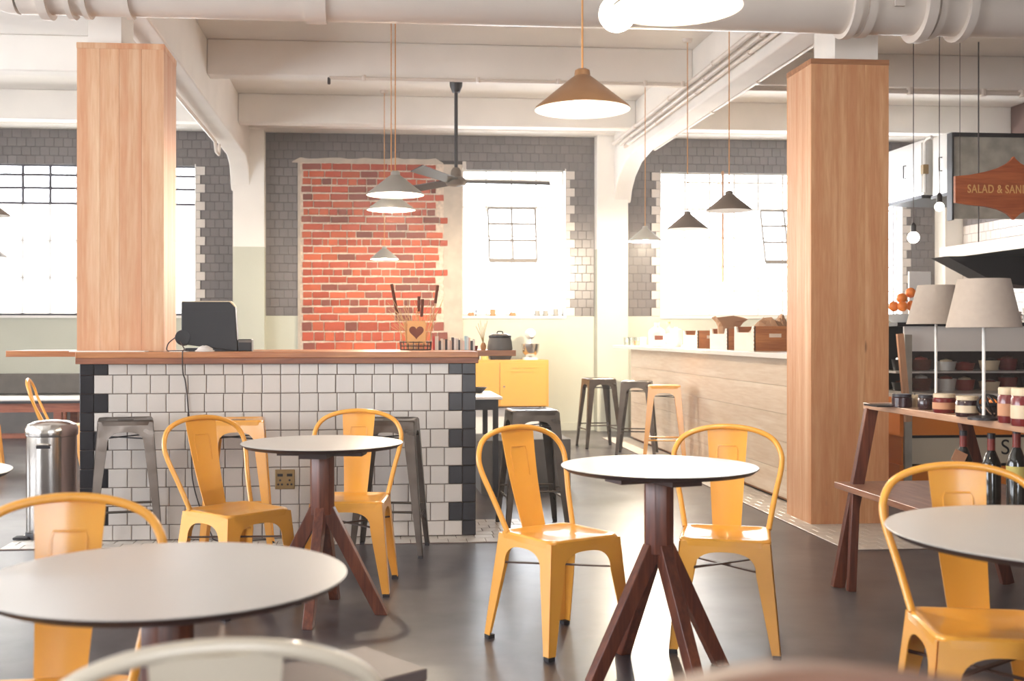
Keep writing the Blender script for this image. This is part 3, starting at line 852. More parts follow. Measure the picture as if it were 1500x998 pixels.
def make_stool(name, label, mat, loc, rz, group=None, brace=None):
    c = thing(name, label, 'stool', loc, rz, group)
    H = .757
    pressed_base(c, H, .148, .148, .205, .205, .205, .61, .69, .028, .06, mat)
    pan(.148, .148, H, .035, mat, c, hole=True)
    k = (H - .255) / H; w = .148 + (.205 - .148) * k - .012
    for i, (a, b, z) in enumerate((((-w, -w), (w, -w), .25), ((-w, w), (w, w), .25), ((-w, -w), (-w, w), .205), ((w, -w), (w, w), .205))):
        MB().tube([(a[0], a[1], z), (b[0], b[1], z)], .007, 8).build('foot_rail', brace or mat, c, smooth=True)
    e = .14
    MB().bar((-e, -e, .655), (e, e, .655), .014, .006).bar((e, -e, .648), (-e, e, .648), .014, .006).build('brace', M['rubber'], c)
    return c

# the chairs
def P3(u, zc, z=0.0):
    x, y = XY(u, zc); return (x, y, z)
def PX(x, zc, z=0.0): return (x, (zc - x * SY_) / CY, z)
ch = make_chair('metal_chair', 'yellow metal chair left of the middle round table, turned towards it', M['yellow'], PX(.735, 4.53), 29, 'yellow metal chairs')
dup(ch, PX(1.40, 4.52), -19, 'yellow metal chair behind the right side of the middle round table')
dup(ch, PX(-.12, 5.50), -7, 'yellow metal chair behind the left round table, in front of a steel stool')
dup(ch, PX(-.63, 5.14), 43, 'yellow metal chair left of the left round table, in front of a yellow stool')
dup(ch, PX(-.715, 2.44), 4, 'blurred yellow metal chair behind the large foreground table at lower left')
dup(ch, PX(1.675, 3.10), -13, 'yellow metal chair at the right edge, pulled up to a round table')
dup(ch, P3(92, 9.85), 100, 'distant yellow metal chair at the banquette table left of the steel bin')
dup(ch, P3(-42, 9.85), 80, 'distant yellow metal chair cut off by the left edge')
make_chair('metal_chair', 'cream metal chair with its back to the viewer, blurred in the foreground', M['pale_metal'], PX(-.235, 1.70), 187)

# the stools
st = make_stool('bar_stool', 'steel bar stool beside the steel bin at the left end of the tiled counter', M['gun'], P3(184, 6.42), 12, 'bar stools at the tiled counter')
dup(st, P3(572, 6.42), -8, 'steel bar stool behind the yellow chair near the right half of the tiled counter', 'bar stools at the tiled counter')
dup(st, P3(779, 7.22), 3, 'steel bar stool just right of the tiled counter end', 'bar stools at the tiled counter')
dup(st, P3(877, 12.3), 6, 'steel bar stool farthest left in the row by the plank bar', 'bar stools at the plank bar')
dup(st, P3(933, 11.55), -18, 'steel bar stool between the other stools by the plank bar', 'bar stools at the plank bar')
ys = make_stool('bar_stool', 'yellow bar stool half hidden behind a yellow chair at the tiled counter', M['yellow'], P3(348, 6.42), 4, 'bar stools at the tiled counter', M['yellow'])
dup(ys, P3(973, 10.6), -14, 'yellow bar stool by the plank bar', 'bar stools at the plank bar')

# ------------------------------------------------------------------ round tables
def make_table(label, loc, rz, r=.358, group='round pedestal tables', leg_r=.295):
    t = thing('round_table', label, 'table', loc, rz, group)
    H = .758
    MB().lathe([(0, H - .003), (r - .004, H - .003), (r - .001, H - .0015), (r - .002, H), (0, H)], 72).build('table_top', M['white_lam'], t, smooth=True)
    MB().lathe([(0, H - .018), (r - .02, H - .018), (r - .001, H - .0035), (0, H - .0035)], 72).build('edge', M['dark_edge'], t, smooth=True)
    MB().box(-.19, .19, -.06, .06, H - .055, H - .018).box(-.06, .06, -.19, .19, H - .0545, H - .0185).build('mounting_plate', M['dark_edge'], t)
    MB().lathe([(.055, .44), (.055, H - .055)], 8).build('column', M['walnut'], t, bevel=.002)
    for k in range(4):
        a = math.pi / 2 * k
        d = Vector((math.cos(a), math.sin(a), 0)); s = Vector((-math.sin(a), math.cos(a), 0))
        P = []
        for rr, z, w in ((.012, .475, .052), (.07, .475, .052)): pass
        top_in, top_out = d * .002 + Vector((0, 0, .44)), d * .052 + Vector((0, 0, .475))
        bot_in, bot_out = d * (leg_r - .055), d * leg_r
        hw = s * .022
        MB().hexa([bot_in - hw, bot_out - hw, bot_out + hw, bot_in + hw, top_in - hw, top_out - hw, top_out + hw, top_in + hw]).build('leg', M['walnut'], t, bevel=.003)
    return t
tb = make_table('round white table on a splayed wooden pedestal in the middle, between two yellow chairs', P3(965, 4.12), 17)
dup(tb, P3(472, 5.0), -10, 'smaller looking round white table in front of the white tiled counter')
dup(tb, P3(245, 2.25), 35, 'large blurred round white table in the lower left foreground')
make_table('round white table cut off by the right edge', PX(1.70, 2.72), 0, r=.45)
dup(tb, PX(-1.64, 3.92), 45, 'round white table of which only the rim shows at the left edge')

# low bench and tan wooden chair back in the extreme foreground
bn = thing('low_bench', 'dark grey topped low bench beside the cream chair in the foreground', 'bench', PX(-.08, 2.72), 36)
MB().box(-.16, .16, -.13, .13, .40, .43).build('bench_top', M['grey_top'], bn, bevel=.004)
MB().box(-.155, .155, -.125, .125, .34, .4).build('apron', M['walnut'], bn)
for sx in (-1, 1):
    for sy in (-1, 1):
        MB().box(sx * .13 - .02, sx * .13 + .02, sy * .1 - .02, sy * .1 + .02, 0, .34).build('leg', M['walnut'], bn)
wc = thing('wooden_bar_chair', 'tan wooden chair back, very blurred at the lower right edge of the picture', 'chair', PX(.27, .72), 8)
arc = [(-.16 + .32 * i / 10, .035 - .12 * (((i - 5) / 5) ** 2) * .4, 1.018 - .016 * abs((i - 5) / 5) ** 1.5) for i in range(11)]
rl = MB()
for i in range(10):
    a, b = arc[i], arc[i + 1]
    rl.hexa([(a[0], a[1] - .012, a[2] - .07), (b[0], b[1] - .012, b[2] - .07), (b[0], b[1] + .012, b[2] - .07), (a[0], a[1] + .012, a[2] - .07),
             (a[0], a[1] - .012, a[2]), (b[0], b[1] - .012, b[2]), (b[0], b[1] + .012, b[2]), (a[0], a[1] + .012, a[2])])
rl.build('top_rail', M['tan_wood'], wc)
for s in (-1, 1):
    MB().bar((s * .14, -.005, 0), (s * .14, .0, .96), .035, .03, (0, 1, 0)).build('back_leg', M['tan_wood'], wc)
    MB().bar((s * .17, -.36, 0), (s * .17, -.36, .64), .035, .03, (0, 1, 0)).build('front_leg', M['tan_wood'], wc)
MB().box(-.2, .2, -.38, .02, .64, .67).build('seat', M['tan_wood'], wc, bevel=.008)
def text_obj(name, cv):
    t = bpy.data.objects.new(name, cv); COL.objects.link(t)
    dg = bpy.context.evaluated_depsgraph_get()
    me = bpy.data.meshes.new_from_object(t.evaluated_get(dg))
    bpy.data.objects.remove(t); bpy.data.curves.remove(cv)
    return bpy.data.objects.new(name, me)
# ------------------------------------------------------------------ pendant lamps and fan
def pendant(label, x, y, z, r, mat, lit=0.0, cord='cord', h=None, ztop=ZC, group='cone pendant lamps', bulb=None):
    h = h or r * .62
    p = thing('pendant_lamp', label, 'lamp', (x, y, z), 0, group)
    outer = [(r, 0), (r * .985, h * .06), (r * .62, h * .42), (r * .3, h * .74), (r * .17, h * .86), (r * .155, h * 1.0), (r * .1, h * 1.04), (.004, h * 1.05)]
    inner = [(r - .001, -.0005), (r * .975, h * .05), (r * .61, h * .4), (r * .29, h * .72), (.004, h * .8)]
    MB().lathe(outer, 40).build('shade', mat, p, smooth=True)
    MB().lathe(inner, 40).build('shade_lining', M['shade_in'], p, smooth=True)
    MB().tube([(0, 0, h), (0, 0, ztop - z)], .0045, 6).build('cord', M[cord], p)
    MB().lathe([(.04, -.03), (.05, 0)], 14, (0, 0, ztop - z)).build('ceiling_rose', M['pipe'], p)
    br = bulb or r * .2
    MB().lathe([(.002, -br)] + [(br * math.sin(math.pi * k / 10), -br * math.cos(math.pi * k / 10)) for k in range(1, 9)] + [(br * .4, br * 1.2), (.002, br * 1.2)], 16, (0, 0, h * .3)).build('bulb', M['bulb_on'] if lit else M['shade_in'], p, smooth=True)
    if lit:
        d = bpy.data.lights.new('bulb_light', 'POINT'); d.energy = lit; d.color = (1, .86, .66); d.shadow_soft_size = .03
        o = bpy.data.objects.new('bulb_light', d); COL.objects.link(o); o.parent = p; o.location = (0, 0, h * .3 - br - .04)
    return p
def PEND(label, u, v, zc, mat, lit=0.0, r=.2, **k):
    x, y = XY(u, zc); return pendant(label, x, y, ZV(v, zc), r, mat, lit, **k)
PEND('copper coloured cone pendant lamp hanging in the middle', 853, 161, 4.72, M['copper'], 14, r=.2, h=.165)
PEND('dark cone pendant lamp cut off by the top edge, white inside', 991, 12, 3.45, M['shade_dark'], 16, r=.2, h=.14, cord='wire')
PEND('upper grey pendant lamp lit in front of the brick panel', 579, 286, 7.8, M['shade_grey'], 30, r=.2, h=.16)
PEND('lower lit grey pendant lamp right behind another before the brick panel', 573, 308, 9.3, M['shade_grey'], 30, r=.2, h=.15)
PEND('small lit pendant lamp hanging low and far before the brick panel', 563, 380, 12.6, M['shade_grey'], 30, r=.16, h=.14)
PEND('dark cone pendant lamp nearest the right wooden column', 1068, 309, 9.35, M['shade_dark'], 0, r=.19, h=.16)
PEND('brown cone pendant lamp second from the right wooden column', 1007, 336, 10.4, M['shade_dark'], 0, r=.19, h=.16)
PEND('farthest cone pendant lamp, washed out by glare near the pilaster', 945, 354, 12.1, M['shade_grey'], 150, r=.185, h=.16)  # strong bulb light added to imitate the lens glare around the pilaster
PEND('upper dark pendant lamp cut off by the left edge', -21, 316, 9.7, M['shade_dark'], 0, r=.2, h=.16)
PEND('lower dark pendant lamp cut off by the left edge', -14, 377, 13.4, M['shade_dark'], 0, r=.2, h=.16)
def globe(label, u, v, zc, r, energy, group=None):
    x, y = XY(u, zc); z = ZV(v, zc)
    p = thing('globe_bulb', label, 'bulb', (x, y, z), 0, group)
    MB().lathe([(.002, -r)] + [(r * math.sin(math.pi * k / 14), -r * math.cos(math.pi * k / 14)) for k in range(1, 13)] + [(r * .3, r * 1.0), (.002, r * 1.0)], 24).build('globe', M['bulb_soft'], p, smooth=True)
    MB().lathe([(.02, r * .95), (.02, r * .95 + .05), (.008, r * .95 + .07)], 12).build('holder', M['black_metal'], p)
    MB().tube([(0, 0, r + .06), (0, 0, ZC - z)], .003, 6).build('cord', M['wire'], p)
    d = bpy.data.lights.new('bulb_light', 'POINT'); d.energy = energy; d.color = (1, .9, .76); d.shadow_soft_size = r
    return p
globe('big glowing globe bulb at the top edge beside a pendant shade', 904, 20, 3.95, .064, 6)
globe('lower bare globe bulb left of the hanging sign', 1338, 348, 8.6, .044, 5, 'bare bulbs in the kitchen')
globe('upper bare globe bulb left of the hanging sign', 1376, 303, 8.2, .033, 5, 'bare bulbs in the kitchen')

fx, fy = XY(668, 10.65)
fan = thing('ceiling_fan', 'black three blade ceiling fan on a long rod', 'fan', (fx, fy, ZV(266, 10.65)), 0)
zt = 3.63 - ZV(266, 10.65)
MB().tube([(0, 0, .05), (0, 0, zt)], .017, 10).build('rod', M['black_metal'], fan)
MB().lathe([(.035, zt - .11), (.06, zt - .05), (.062, zt)], 16).build('canopy', M['black_metal'], fan, smooth=True)
MB().lathe([(.02, -.05), (.09, -.035), (.11, 0), (.085, .03), (.055, .045), (.05, .1), (.03, .13)], 20).build('motor', M['shade_dark'], fan, smooth=True)
for k, a in enumerate((4, 124, 244)):
    b = MB()
    b.hexa([(.08, -.05, -.02), (.9, -.065, -.026), (.92, .055, .018), (.08, .05, .014), (.08, -.05, -.012), (.9, -.065, -.018), (.92, .055, .026), (.08, .05, .022)])
    o = b.build('blade', M['black_metal'], fan); o.rotation_euler = (0, 0, R(a))

# ------------------------------------------------------------------ plank bar on the right
BX, BY0, BY1 = 3.0, 7.5, 13.05
pb = thing('plank_bar', 'bar counter faced with limed horizontal planks behind the right column', 'counter', (BX, BY0, 0))
MB().box(.02, .34, 0, .9, .01, 1.06).box(.02, .62, .9, BY1 - BY0, .01, 1.06).build('body', M['pine_edge'], pb)
for i in range(5):
    MB().box(0, .02, 0, BY1 - BY0, .03 + i * .206, .03 + (i + 1) * .206 - .002).build('plank', M['ply'], pb, bevel=.0015)
MB().box(0, .62, BY1 - BY0, BY1 - BY0 + .02, .03, 1.06).build('end_panel', M['ply'], pb)
wt_ = tag(MB().prism([(2.86, 7.5), (3.345, 7.5), (3.345, 8.4), (3.66, 8.4), (3.66, 13.45), (2.86, 13.45)], 1.062, 1.10, 'z').build('bar_worktop', M['worktop'], bevel=.004), 'white stone worktop on the plank bar', 'worktop')
ZB = 1.10
def crate(label, y0, y1, x0, w, h, ZB=ZB):
    c = thing('wooden_crate', label, 'crate', (x0, y0, ZB), 0, 'wooden crates on the plank bar')
    d = y1 - y0
    MB().box(0, w, 0, .012, .0, h - .0).build('front_board', M['crate'], c)
    MB().box(0, w, d - .012, d, .0, h).build('back_board', M['crate'], c)
    s = .25 * h
    for nm, xa, xb in (('side_board', -.0005, .0125), ('side_board', w - .0125, w + .0005)):
        MB().prism([(0, 0), (d, 0), (d, h), (d - .05, h), (d - .08, h - s), (.08, h - s), (.05, h), (0, h)], xa, xb, 'x').build(nm, M['crate_white'], c)
    MB().box(.012, w - .012, .012, d - .012, 0, .012).build('bottom', M['crate'], c)
    MB().box(w * .3, w * .3 + .1, -.002, .0, h * .55, h * .55 + .03).build('hand_hole', M['crate_white'], c)
    for k in range(6):
        MB().box(-.002, .004, -.001, .006, .01 + k * h / 6, .01 + k * h / 6 + h / 14).build('finger_joint', M['kraft'], c)
    return c
crate('nearest wooden crate on the bar, full of brown paper', 8.85, 9.35, 3.04, .42, .2)
crate('middle wooden crate on the bar, holding an open paper bag', 9.55, 10.05, 3.04, .36, .185)
crate('farthest wooden crate on the bar, next to the bottles', 10.45, 10.95, 3.04, .30, .17)
# paper bag
def blob_paper(name, label, loc, sx, sy, sz, seed, cat='paper', n=14, m=9):
    rnd = random.Random(seed); rs = []
    for j in range(m):
        t = j / (m - 1); rr = math.cos(t * math.pi / 2 * .97) ** .5
        rs.append([(sx * rr * math.cos(2 * math.pi * k / n) * rnd.uniform(.86, 1.1), sy * rr * math.sin(2 * math.pi * k / n) * rnd.uniform(.86, 1.1), sz * t * rnd.uniform(.9, 1.08)) for k in range(n)])
    o = MB().rings(rs).build(name, M['kraft']); o.location = loc
    return tag(o, label, cat)
blob_paper('crumpled_paper', 'crumpled brown paper filling the nearest crate', (3.25, 9.1, ZB + .014), .19, .22, .25, 3)
blob_paper('crumpled_paper', 'crumpled brown paper right behind the nearest crate', (3.54, 9.6, ZB), .08, .14, .3, 5)
rs = []
for j, (t, sc_) in enumerate(((0, .8), (.4, .85), (.7, .95), (.85, 1.15), (1.0, 1.45))):
    rs.append([(sc_ * .09 * a + .012 * math.sin(5 * k + j), sc_ * .075 * b + .008 * math.cos(3 * k), .27 * t + (.018 * math.sin(k * 2.1) if j == 4 else 0)) for k, (a, b) in enumerate(((-1, -1), (0, -.92), (1, -1), (1.04, 0), (1, 1), (0, .92), (-1, 1), (-1.04, 0)))])
pg = MB().rings(rs, True, False).build('paper_bag', M['kraft']); pg.location = (3.15, 9.84, ZB + .014)
pg.modifiers.new('thick', 'SOLIDIFY').thickness = .002
tag(pg, 'open brown paper bag standing in the middle crate', 'paper bag')
# bottles and glasses on the bar
def bottle(name, label, loc, h, r, mat, cap, group, cat='bottle', neck=.32, lab=None):
    b = thing(name, label, cat, loc, 0, group)
    MB().lathe([(.001, 0), (r * .9, 0), (r, h * .03), (r, h * (.62)), (r * .85, h * .7), (r * neck, h * .82), (r * neck, h * .97), (.001, h * .97)], 20).build('glass_body', mat, b, smooth=True)
    MB().lathe([(.001, h * .93), (r * neck * 1.12, h * .93), (r * neck * 1.12, h), (.001, h)], 14).build('stopper', cap, b, smooth=True)
    if lab: MB().lathe([(r * 1.01, h * .2), (r * 1.012, h * .2), (r * 1.012, h * .5), (r * 1.01, h * .5)], 20).build('bottle_label', lab, b, smooth=True)
    return b
M['milk'] = mk('milky_white_plastic', (236, 232, 224), 0.3)
M['cork'] = mk('cork', (176, 128, 84), 0.8)
M['clear'] = glassy('clear_glass', (.93, .95, .94), .12)
def onbar(u, zc): x, y = XY(u, zc); return (x, y, ZB)
bottle('white_bottle', 'fat white bottle with dark label on the bar', onbar(962, 11.9), .26, .085, M['milk'], M['milk'], 'bottles on the plank bar', lab=None)
MB().box(-.045, .045, -.0885, -.086, .075, .12).build('bottle_label', M['card_dark'], bpy.data.objects['white_bottle'])
bottle('corked_bottle', 'left clear corked bottle behind the white bottle', onbar(964, 12.6), .27, .04, M['clear'], M['cork'], 'bottles on the plank bar')
bottle('corked_bottle', 'right clear corked bottle beside the white canister', onbar(980, 12.3), .27, .04, M['clear'], M['cork'], 'bottles on the plank bar', lab=M['paper'])
c_ = thing('white_canister', 'white canister between corked bottle and crates on the bar', 'canister', onbar(990, 11.75))
MB().lathe([(.001, 0), (.055, 0), (.06, .01), (.06, .17), (.001, .17)], 20).build('body', M['milk'], c_, smooth=True)
MB().lathe([(.001, .17), (.062, .17), (.062, .185), (.02, .19), (.015, .21), (.001, .21)], 20).build('lid', M['milk'], c_, smooth=True)
def tumbler(label, loc, r, h, mat, group, fill=None):
    g = thing('drinking_glass', label, 'glass', loc, 0, group)
    MB().lathe([(.001, 0), (r * .8, 0), (r, h), (r * .94, h), (r * .75, .006), (.001, .006)], 18).build('glass_wall', mat, g, smooth=True)
    if fill: MB().lathe([(.001, .007), (r * .76, .007), (r * .86, h * .6), (.001, h * .6)], 16).build('filling', fill, g, smooth=True)
    return g
for i, (u, lab) in enumerate(((917, 'leftmost empty glass at the far end of the bar'), (924, 'second empty glass at the far end of the bar'))):
    tumbler(lab, onbar(u, 12.9), .03, .1, M['clear'], 'glasses at the end of the plank bar')
tumbler('glass of brown sugar at the far end of the bar', onbar(933, 12.7), .04, .1, M['clear'], 'glasses at the end of the plank bar', M['cork'])
tumbler('white mug at the far end of the bar', onbar(942, 12.5), .038, .1, M['milk'], 'glasses at the end of the plank bar', M['kraft'])
# copper rod before the right window
rx, ry = XY(1075, 14.0)
rd = thing('copper_rod', 'upright copper rod standing before the right window', 'rod', (rx, 14.12, ZS))
MB().tube([(0, 0, .43), (0, 0, 1.86)], .017, 10).build('rod', M['copper'], rd, smooth=True)
for z_ in (.6, 1.7): MB().box(-.014, .014, 0, .2, z_, z_ + .025).build('bracket', M['copper'], rd)

# ------------------------------------------------------------------ back of the room: yellow cabinet, mixer, table, plinth
cx0, cx1 = XatY(640, 13.8), XatY(804, 13.8)
cz0, cz1 = ZV(597, 13.8), ZV(528, 13.75)
yc = thing('metal_cabinet', 'low yellow metal cabinet against the back wall', 'cabinet', ((cx0 + cx1) / 2, 13.8, 0))
hw = (cx1 - cx0) / 2; xd = XatY(732, 13.8) - (cx0 + cx1) / 2
MB().box(-hw, hw, .012, .45, cz0, cz1).build('body', M['yellow_cab'], yc, bevel=.004)
for a, b in ((-hw + .01, xd - .004), (xd + .004, hw - .03)):
    dr = MB().box(a, b, 0, .012, cz0 + .012, cz1 - .03).build('door', M['yellow_cab'], yc, bevel=.002)
    m_ = (a + b) / 2
    for s in (-1, 1):
        for k in range(2):
            MB().box(m_ + s * .08 - .06, m_ + s * .08 + .06, -.008, 0, cz1 - .1 - k * .05, cz1 - .09 - k * .05).build('vent', M['yellow_cab'], dr)
    MB().lathe([(.014, 0), (.012, .014)], 12, (0, 0, 0), Matrix.Rotation(R(90), 4, 'X')).build('lock', M['steel'], dr).location = (a + .05, 0, cz0 + .25)
for sx in (-1, 1):
    for y in (.06, .4):
        MB().box(sx * (hw - .05) - .015, sx * (hw - .05) + .015, y - .015, y + .015, 0, cz0).build('leg', M['black_metal'], yc)
tag(MB().box(cx0 + .1, cx1 - .1, 13.95, 14.25, 0, cz0 - .02).build('white_box', M['white']), 'white box under the yellow cabinet', 'box')
mxx, mxy = XatY(777, 13.95), 13.98
mx_ = thing('stand_mixer', 'cream stand mixer with steel bowl on the yellow cabinet', 'mixer', (mxx, mxy, cz1))
MB().rings([rrect(.09, .13, .06, 0), rrect(.09, .13, .06, .02), rrect(.07, .11, .05, .03)]).build('base', M['milk'], mx_, smooth=True)
MB().rings([rrect(.04, .05, .03, .03, cy=.1), rrect(.035, .045, .03, .25, cy=.09)]).build('stand', M['milk'], mx_, smooth=True)
MB().lathe([(.001, .05), (.06, .05), (.1, .09), (.115, .2), (.113, .2), (.09, .1), (.001, .07)], 24, (0, -.03, 0)).build('bowl', M['steel'], mx_, smooth=True)
MB().lathe([(.001, -.16), (.04, -.15), (.06, -.08), (.066, 0), (.06, .1), (.035, .15), (.001, .155)], 20, (0, 0, .32), Matrix.Rotation(R(90), 4, 'X')).build('head', M['milk'], mx_, smooth=True)
MB().tube([(0, -.05, .27), (0, -.05, .16)], .012, 8).build('beater', M['steel'], mx_)
for i, (u, r_, h_, mt, lab, ct_) in enumerate(((710, .05, .07, 'label_yellow', 'small yellow jar on the left of the yellow cabinet', 'jar'), (696, .04, .08, 'cork', 'small tan jar on the left of the yellow cabinet', 'jar'))):
    j = thing('storage_jar', lab, ct_, (XatY(u, 13.95), 13.95, cz1)); MB().lathe([(.001, 0), (r_, 0), (r_, h_ * .8), (r_ * .8, h_), (.001, h_)], 16).build('body', M[mt], j, smooth=True)
    MB().lathe([(.001, h_), (r_ * .82, h_), (r_ * .8, h_ * 1.2), (.001, h_ * 1.2)], 16).build('lid', M['lid_cream'], j, smooth=True)
tr = thing('black_tray', 'black tray of utensils on the yellow cabinet', 'tray', (XatY(733, 13.95), 14.0, cz1))
MB().rings([rrect(.12, .1, .02, 0), rrect(.14, .12, .02, .05), rrect(.132, .112, .018, .05), rrect(.11, .09, .015, .008)]).build('tray_body', M['black'], tr)
for k in range(4): MB().tube([(-.08 + k * .05, -.06, .012), (-.02 + k * .06, .07, .075)], .006, 6).build('utensil', M[('copper', 'steel', 'cork', 'steel')[k]], tr)

# dark table with white top behind the counter
dx0, dx1 = XatY(600, 8.4), XatY(736, 8.5)
dz = ZV(581, 8.6)
dt = thing('side_table', 'black table with white top behind the end of the tiled counter', 'table', ((dx0 + dx1) / 2, 8.9, 0))
h_ = (dx1 - dx0) / 2
MB().box(-h_, h_, -.42, .5, dz - .02, dz).build('table_top', M['worktop'], dt, bevel=.003)
MB().box(-h_ + .03, h_ - .03, -.39, .47, dz - .1, dz - .021).build('apron', M['black_metal'], dt)
for sx in (-1, 1):
    for sy in (-.37, .45): MB().box(sx * (h_ - .05) - .02, sx * (h_ - .05) + .02, sy - .02, sy + .02, 0, dz - .1).build('leg', M['black_metal'], dt)
bw = thing('black_bowl', 'shallow black bowl at the edge of the black table', 'bowl', (XatY(699, 9.0), 9.1, dz))
MB().lathe([(.001, 0), (.05, 0), (.09, .045), (.085, .045), (.045, .008), (.001, .008)], 20).build('bowl_wall', M['black'], bw, smooth=True)
MB().lathe([(.03, -.006), (.035, 0.001)], 16, (0, 0, .004)).build('foot_ring', M['black'], bw)
gb = thing('concrete_planter', 'grey concrete plinth standing on the floor behind the steel stool', 'plinth', (XatY(795, 9.3), 9.35, 0))
gx0 = XatY(742, 9.0) - XatY(795, 9.3); gx1 = XatY(836, 9.0) - XatY(795, 9.3)
MB().prism([(gx0 + .06, 0), (gx1 - .0, 0), (gx1, ZV(645, 9.0)), (gx0, ZV(645, 9.0))], -.35, .6).build('block', M['concrete'], gb, bevel=.006)
gs_ = thing('storage_box', 'grey storage box on the floor under the black table', 'box', (XatY(715, 8.8), 8.8, 0))
MB().hexa([(-.07, -.2, 0), (.07, -.2, 0), (.07, .3, 0), (-.07, .3, 0), (-.1, -.22, .4), (.1, -.22, .4), (.1, .32, .4), (-.1, .32, .4)]).build('box_body', M['concrete'], gs_)
MB().box(-.105, .105, -.225, .325, .4, .42).build('lid', M['cushion'], gs_)
MB().prism([(gx0 + .04, 0), (gx1 - .04, 0), (gx1 - .04, .02), (gx0 + .04, .02)], .56, .61).build('lip', M['concrete'], gb)

# ------------------------------------------------------------------ things on the tiled counter
pu, py = XatY(309, 7.1), 7.08
pos = thing('till_monitor', 'black till screen seen from behind on the wooden counter top', 'till', (pu, py, ZT))
s_ = 6.95 / 1650
MB().prism([(-.17, .045), (.165, .0), (.17, .0), (.155, .27), (.118, .305), (-.172, .305), (-.172, .15)], -.03, .05).build('screen_housing', M['black'], pos, bevel=.006)
MB().box(-.172, .12, -.034, -.03, .245, .25).build('seam', M['rubber'], pos)
MB().lathe([(.001, -.05), (.045, -.045), (.052, 0), (.045, .045), (.001, .05)], 20, (-.165, .01, .085), Matrix.Rotation(R(90), 4, 'X')).build('scanner_knob', M['black'], pos, smooth=True)
MB().box(-.15, .15, -.02, .16, .0005, .02).bar((0, .1, .03), (0, .02, .15), .09, .03, (1, 0, 0)).build('foot', M['black'], pos)
MB().prism([(-.175, .3052), (.12, .3052), (.15, .275), (.155, .275), (.125, .311), (-.175, .311)], -.02, .05).build('top_edge', M['lid_cream'], pos)
cb = thing('card_box', 'small black box beside the till screen', 'box', (XatY(360, 7.1), 7.1, ZT))
MB().box(-.042, .042, -.05, .05, 0, .075).build('box_body', M['black'], cb, bevel=.006); MB().box(-.038, .038, -.053, -.05, .055, .07).build('slot', M['cushion'], cb)
rg = []
rnd = random.Random(11)
for j in range(7):
    t = j / 6; rr = math.cos(t * math.pi / 2 * .96) ** .6
    rg.append([(.055 * rr * math.cos(2 * math.pi * k / 12) * rnd.uniform(.85, 1.12), .03 * rr * math.sin(2 * math.pi * k / 12) * rnd.uniform(.85, 1.1), .037 * t * rnd.uniform(.9, 1.1)) for k in range(12)])
ro = MB().rings(rg).build('cleaning_rag', M['rag'], smooth=True); ro.location = (XatY(300, 6.95), 6.95, ZT); tag(ro, 'crumpled white rag in front of the till screen', 'rag')
mn = MB().box(-.22, .22, -.06, .06, 0, .006).build('paper_menu', M['paper']); mn.location = (XatY(160, 6.93), 6.93, ZT); tag(mn, 'paper menu lying before the pale wooden column', 'menu')
mn = MB().box(-.05, .05, -.04, .04, 0, .004).build('paper_slip', M['paper']); mn.location = (XatY(262, 6.9), 6.9, ZT); tag(mn, 'white paper slip under the till cable', 'paper')
cxp = XatY(268, 6.8)
cab = MB().tube(spline([(pu - .17, 7.0, ZT + .06), (cxp + .0, 6.86, ZT + .012), (cxp, 6.785, ZT - .0), (cxp + .002, 6.785, ZT - .12), (cxp + .01, 6.83, .95), (cxp + .03, 6.83, .75), (cxp + .045, 6.828, .55), (cxp + .05, 6.83, .38), (cxp + .09, 6.825, .22), (cxp + .16, 6.80, .06), (cxp + .22, 6.76, .014), (cxp + .5, 6.79, .014)], 6), .004, 6).build('power_cable', M['wire'], smooth=True)
tag(cab, 'thin dark cable hanging down the white tiled counter front', 'cable')
cab = MB().tube(spline([(pu - .2, 7.0, ZT + .085), (pu - .24, 7.0, ZT + .05), (CLx[1] + .03, 7.0, ZT + .008), (CLx[1] + .08, 6.95, ZT + .006), (pu - .12, 6.99, ZT + .006)], 6), .004, 6).build('power_cable', M['wire'], smooth=True)
tag(cab, 'short black cable looping from the till screen to the pale column', 'cable')

# basket with dried stems, heart card
bz = 7.45
bkx = XatY(609, bz)
bs = thing('wire_basket', 'dark wire basket of dried stems on the counter', 'basket', (bkx, bz, ZK))
for z in (.005, .03, .055): MB().tube([(.1 * math.cos(a), .07 * math.sin(a), z) for a in [2 * math.pi * k / 20 for k in range(20)]], .0035, 6, closed=True).build('hoop_wire', M['wire'], bs)
for k in range(18):
    a = 2 * math.pi * k / 18
    MB().tube([(.1 * math.cos(a), .07 * math.sin(a), .0), (.105 * math.cos(a), .074 * math.sin(a), .06)], .0025, 5).build('upright_wire', M['wire'], bs)
MB().lathe([(.001, .001), (.09, .001), (.09, .006), (.001, .006)], 20, (0, 0, 0), Matrix.Scale(.7, 4, (0, 1, 0))).build('bottom', M['wire'], bs)
def cattail(label, u0, u1, v1, v2, lean=.0):
    c = thing('cattail', label, 'dried stem', (bkx + (u0 - 609) * 7.5 / 1650, bz, ZK + .008), 0, 'cattails in the wire basket')
    x1 = (u1 - u0) * 7.5 / 1650; zt_ = ZV(v1, 7.45) - ZK; zb_ = ZV(v2, 7.45) - ZK
    f = zb_ / zt_
    MB().tube([(0, lean, 0), (x1, lean, zt_)], .003, 6).build('stem', M['straw'], c)
    MB().tube([(x1 * f, lean, zb_), (x1 * (f + .03), lean, zb_ + .01), (x1 * .97, lean, zt_ * .97), (x1, lean, zt_)], .010, 8).build('seed_head', M['cattail'], c, smooth=True)
cattail('tall dark cattail leaning left in the basket', 592, 574, 418, 462, .02)
cattail('dark cattail leaning right in the basket', 628, 641, 420, 446, .02)
cattail('short upright cattail in the middle of the basket', 612, 614, 436, 458, .03)
cattail('thin cattail beside the middle one in the basket', 615, 619, 440, 466, .01)
gs = MB(); rnd = random.Random(4)
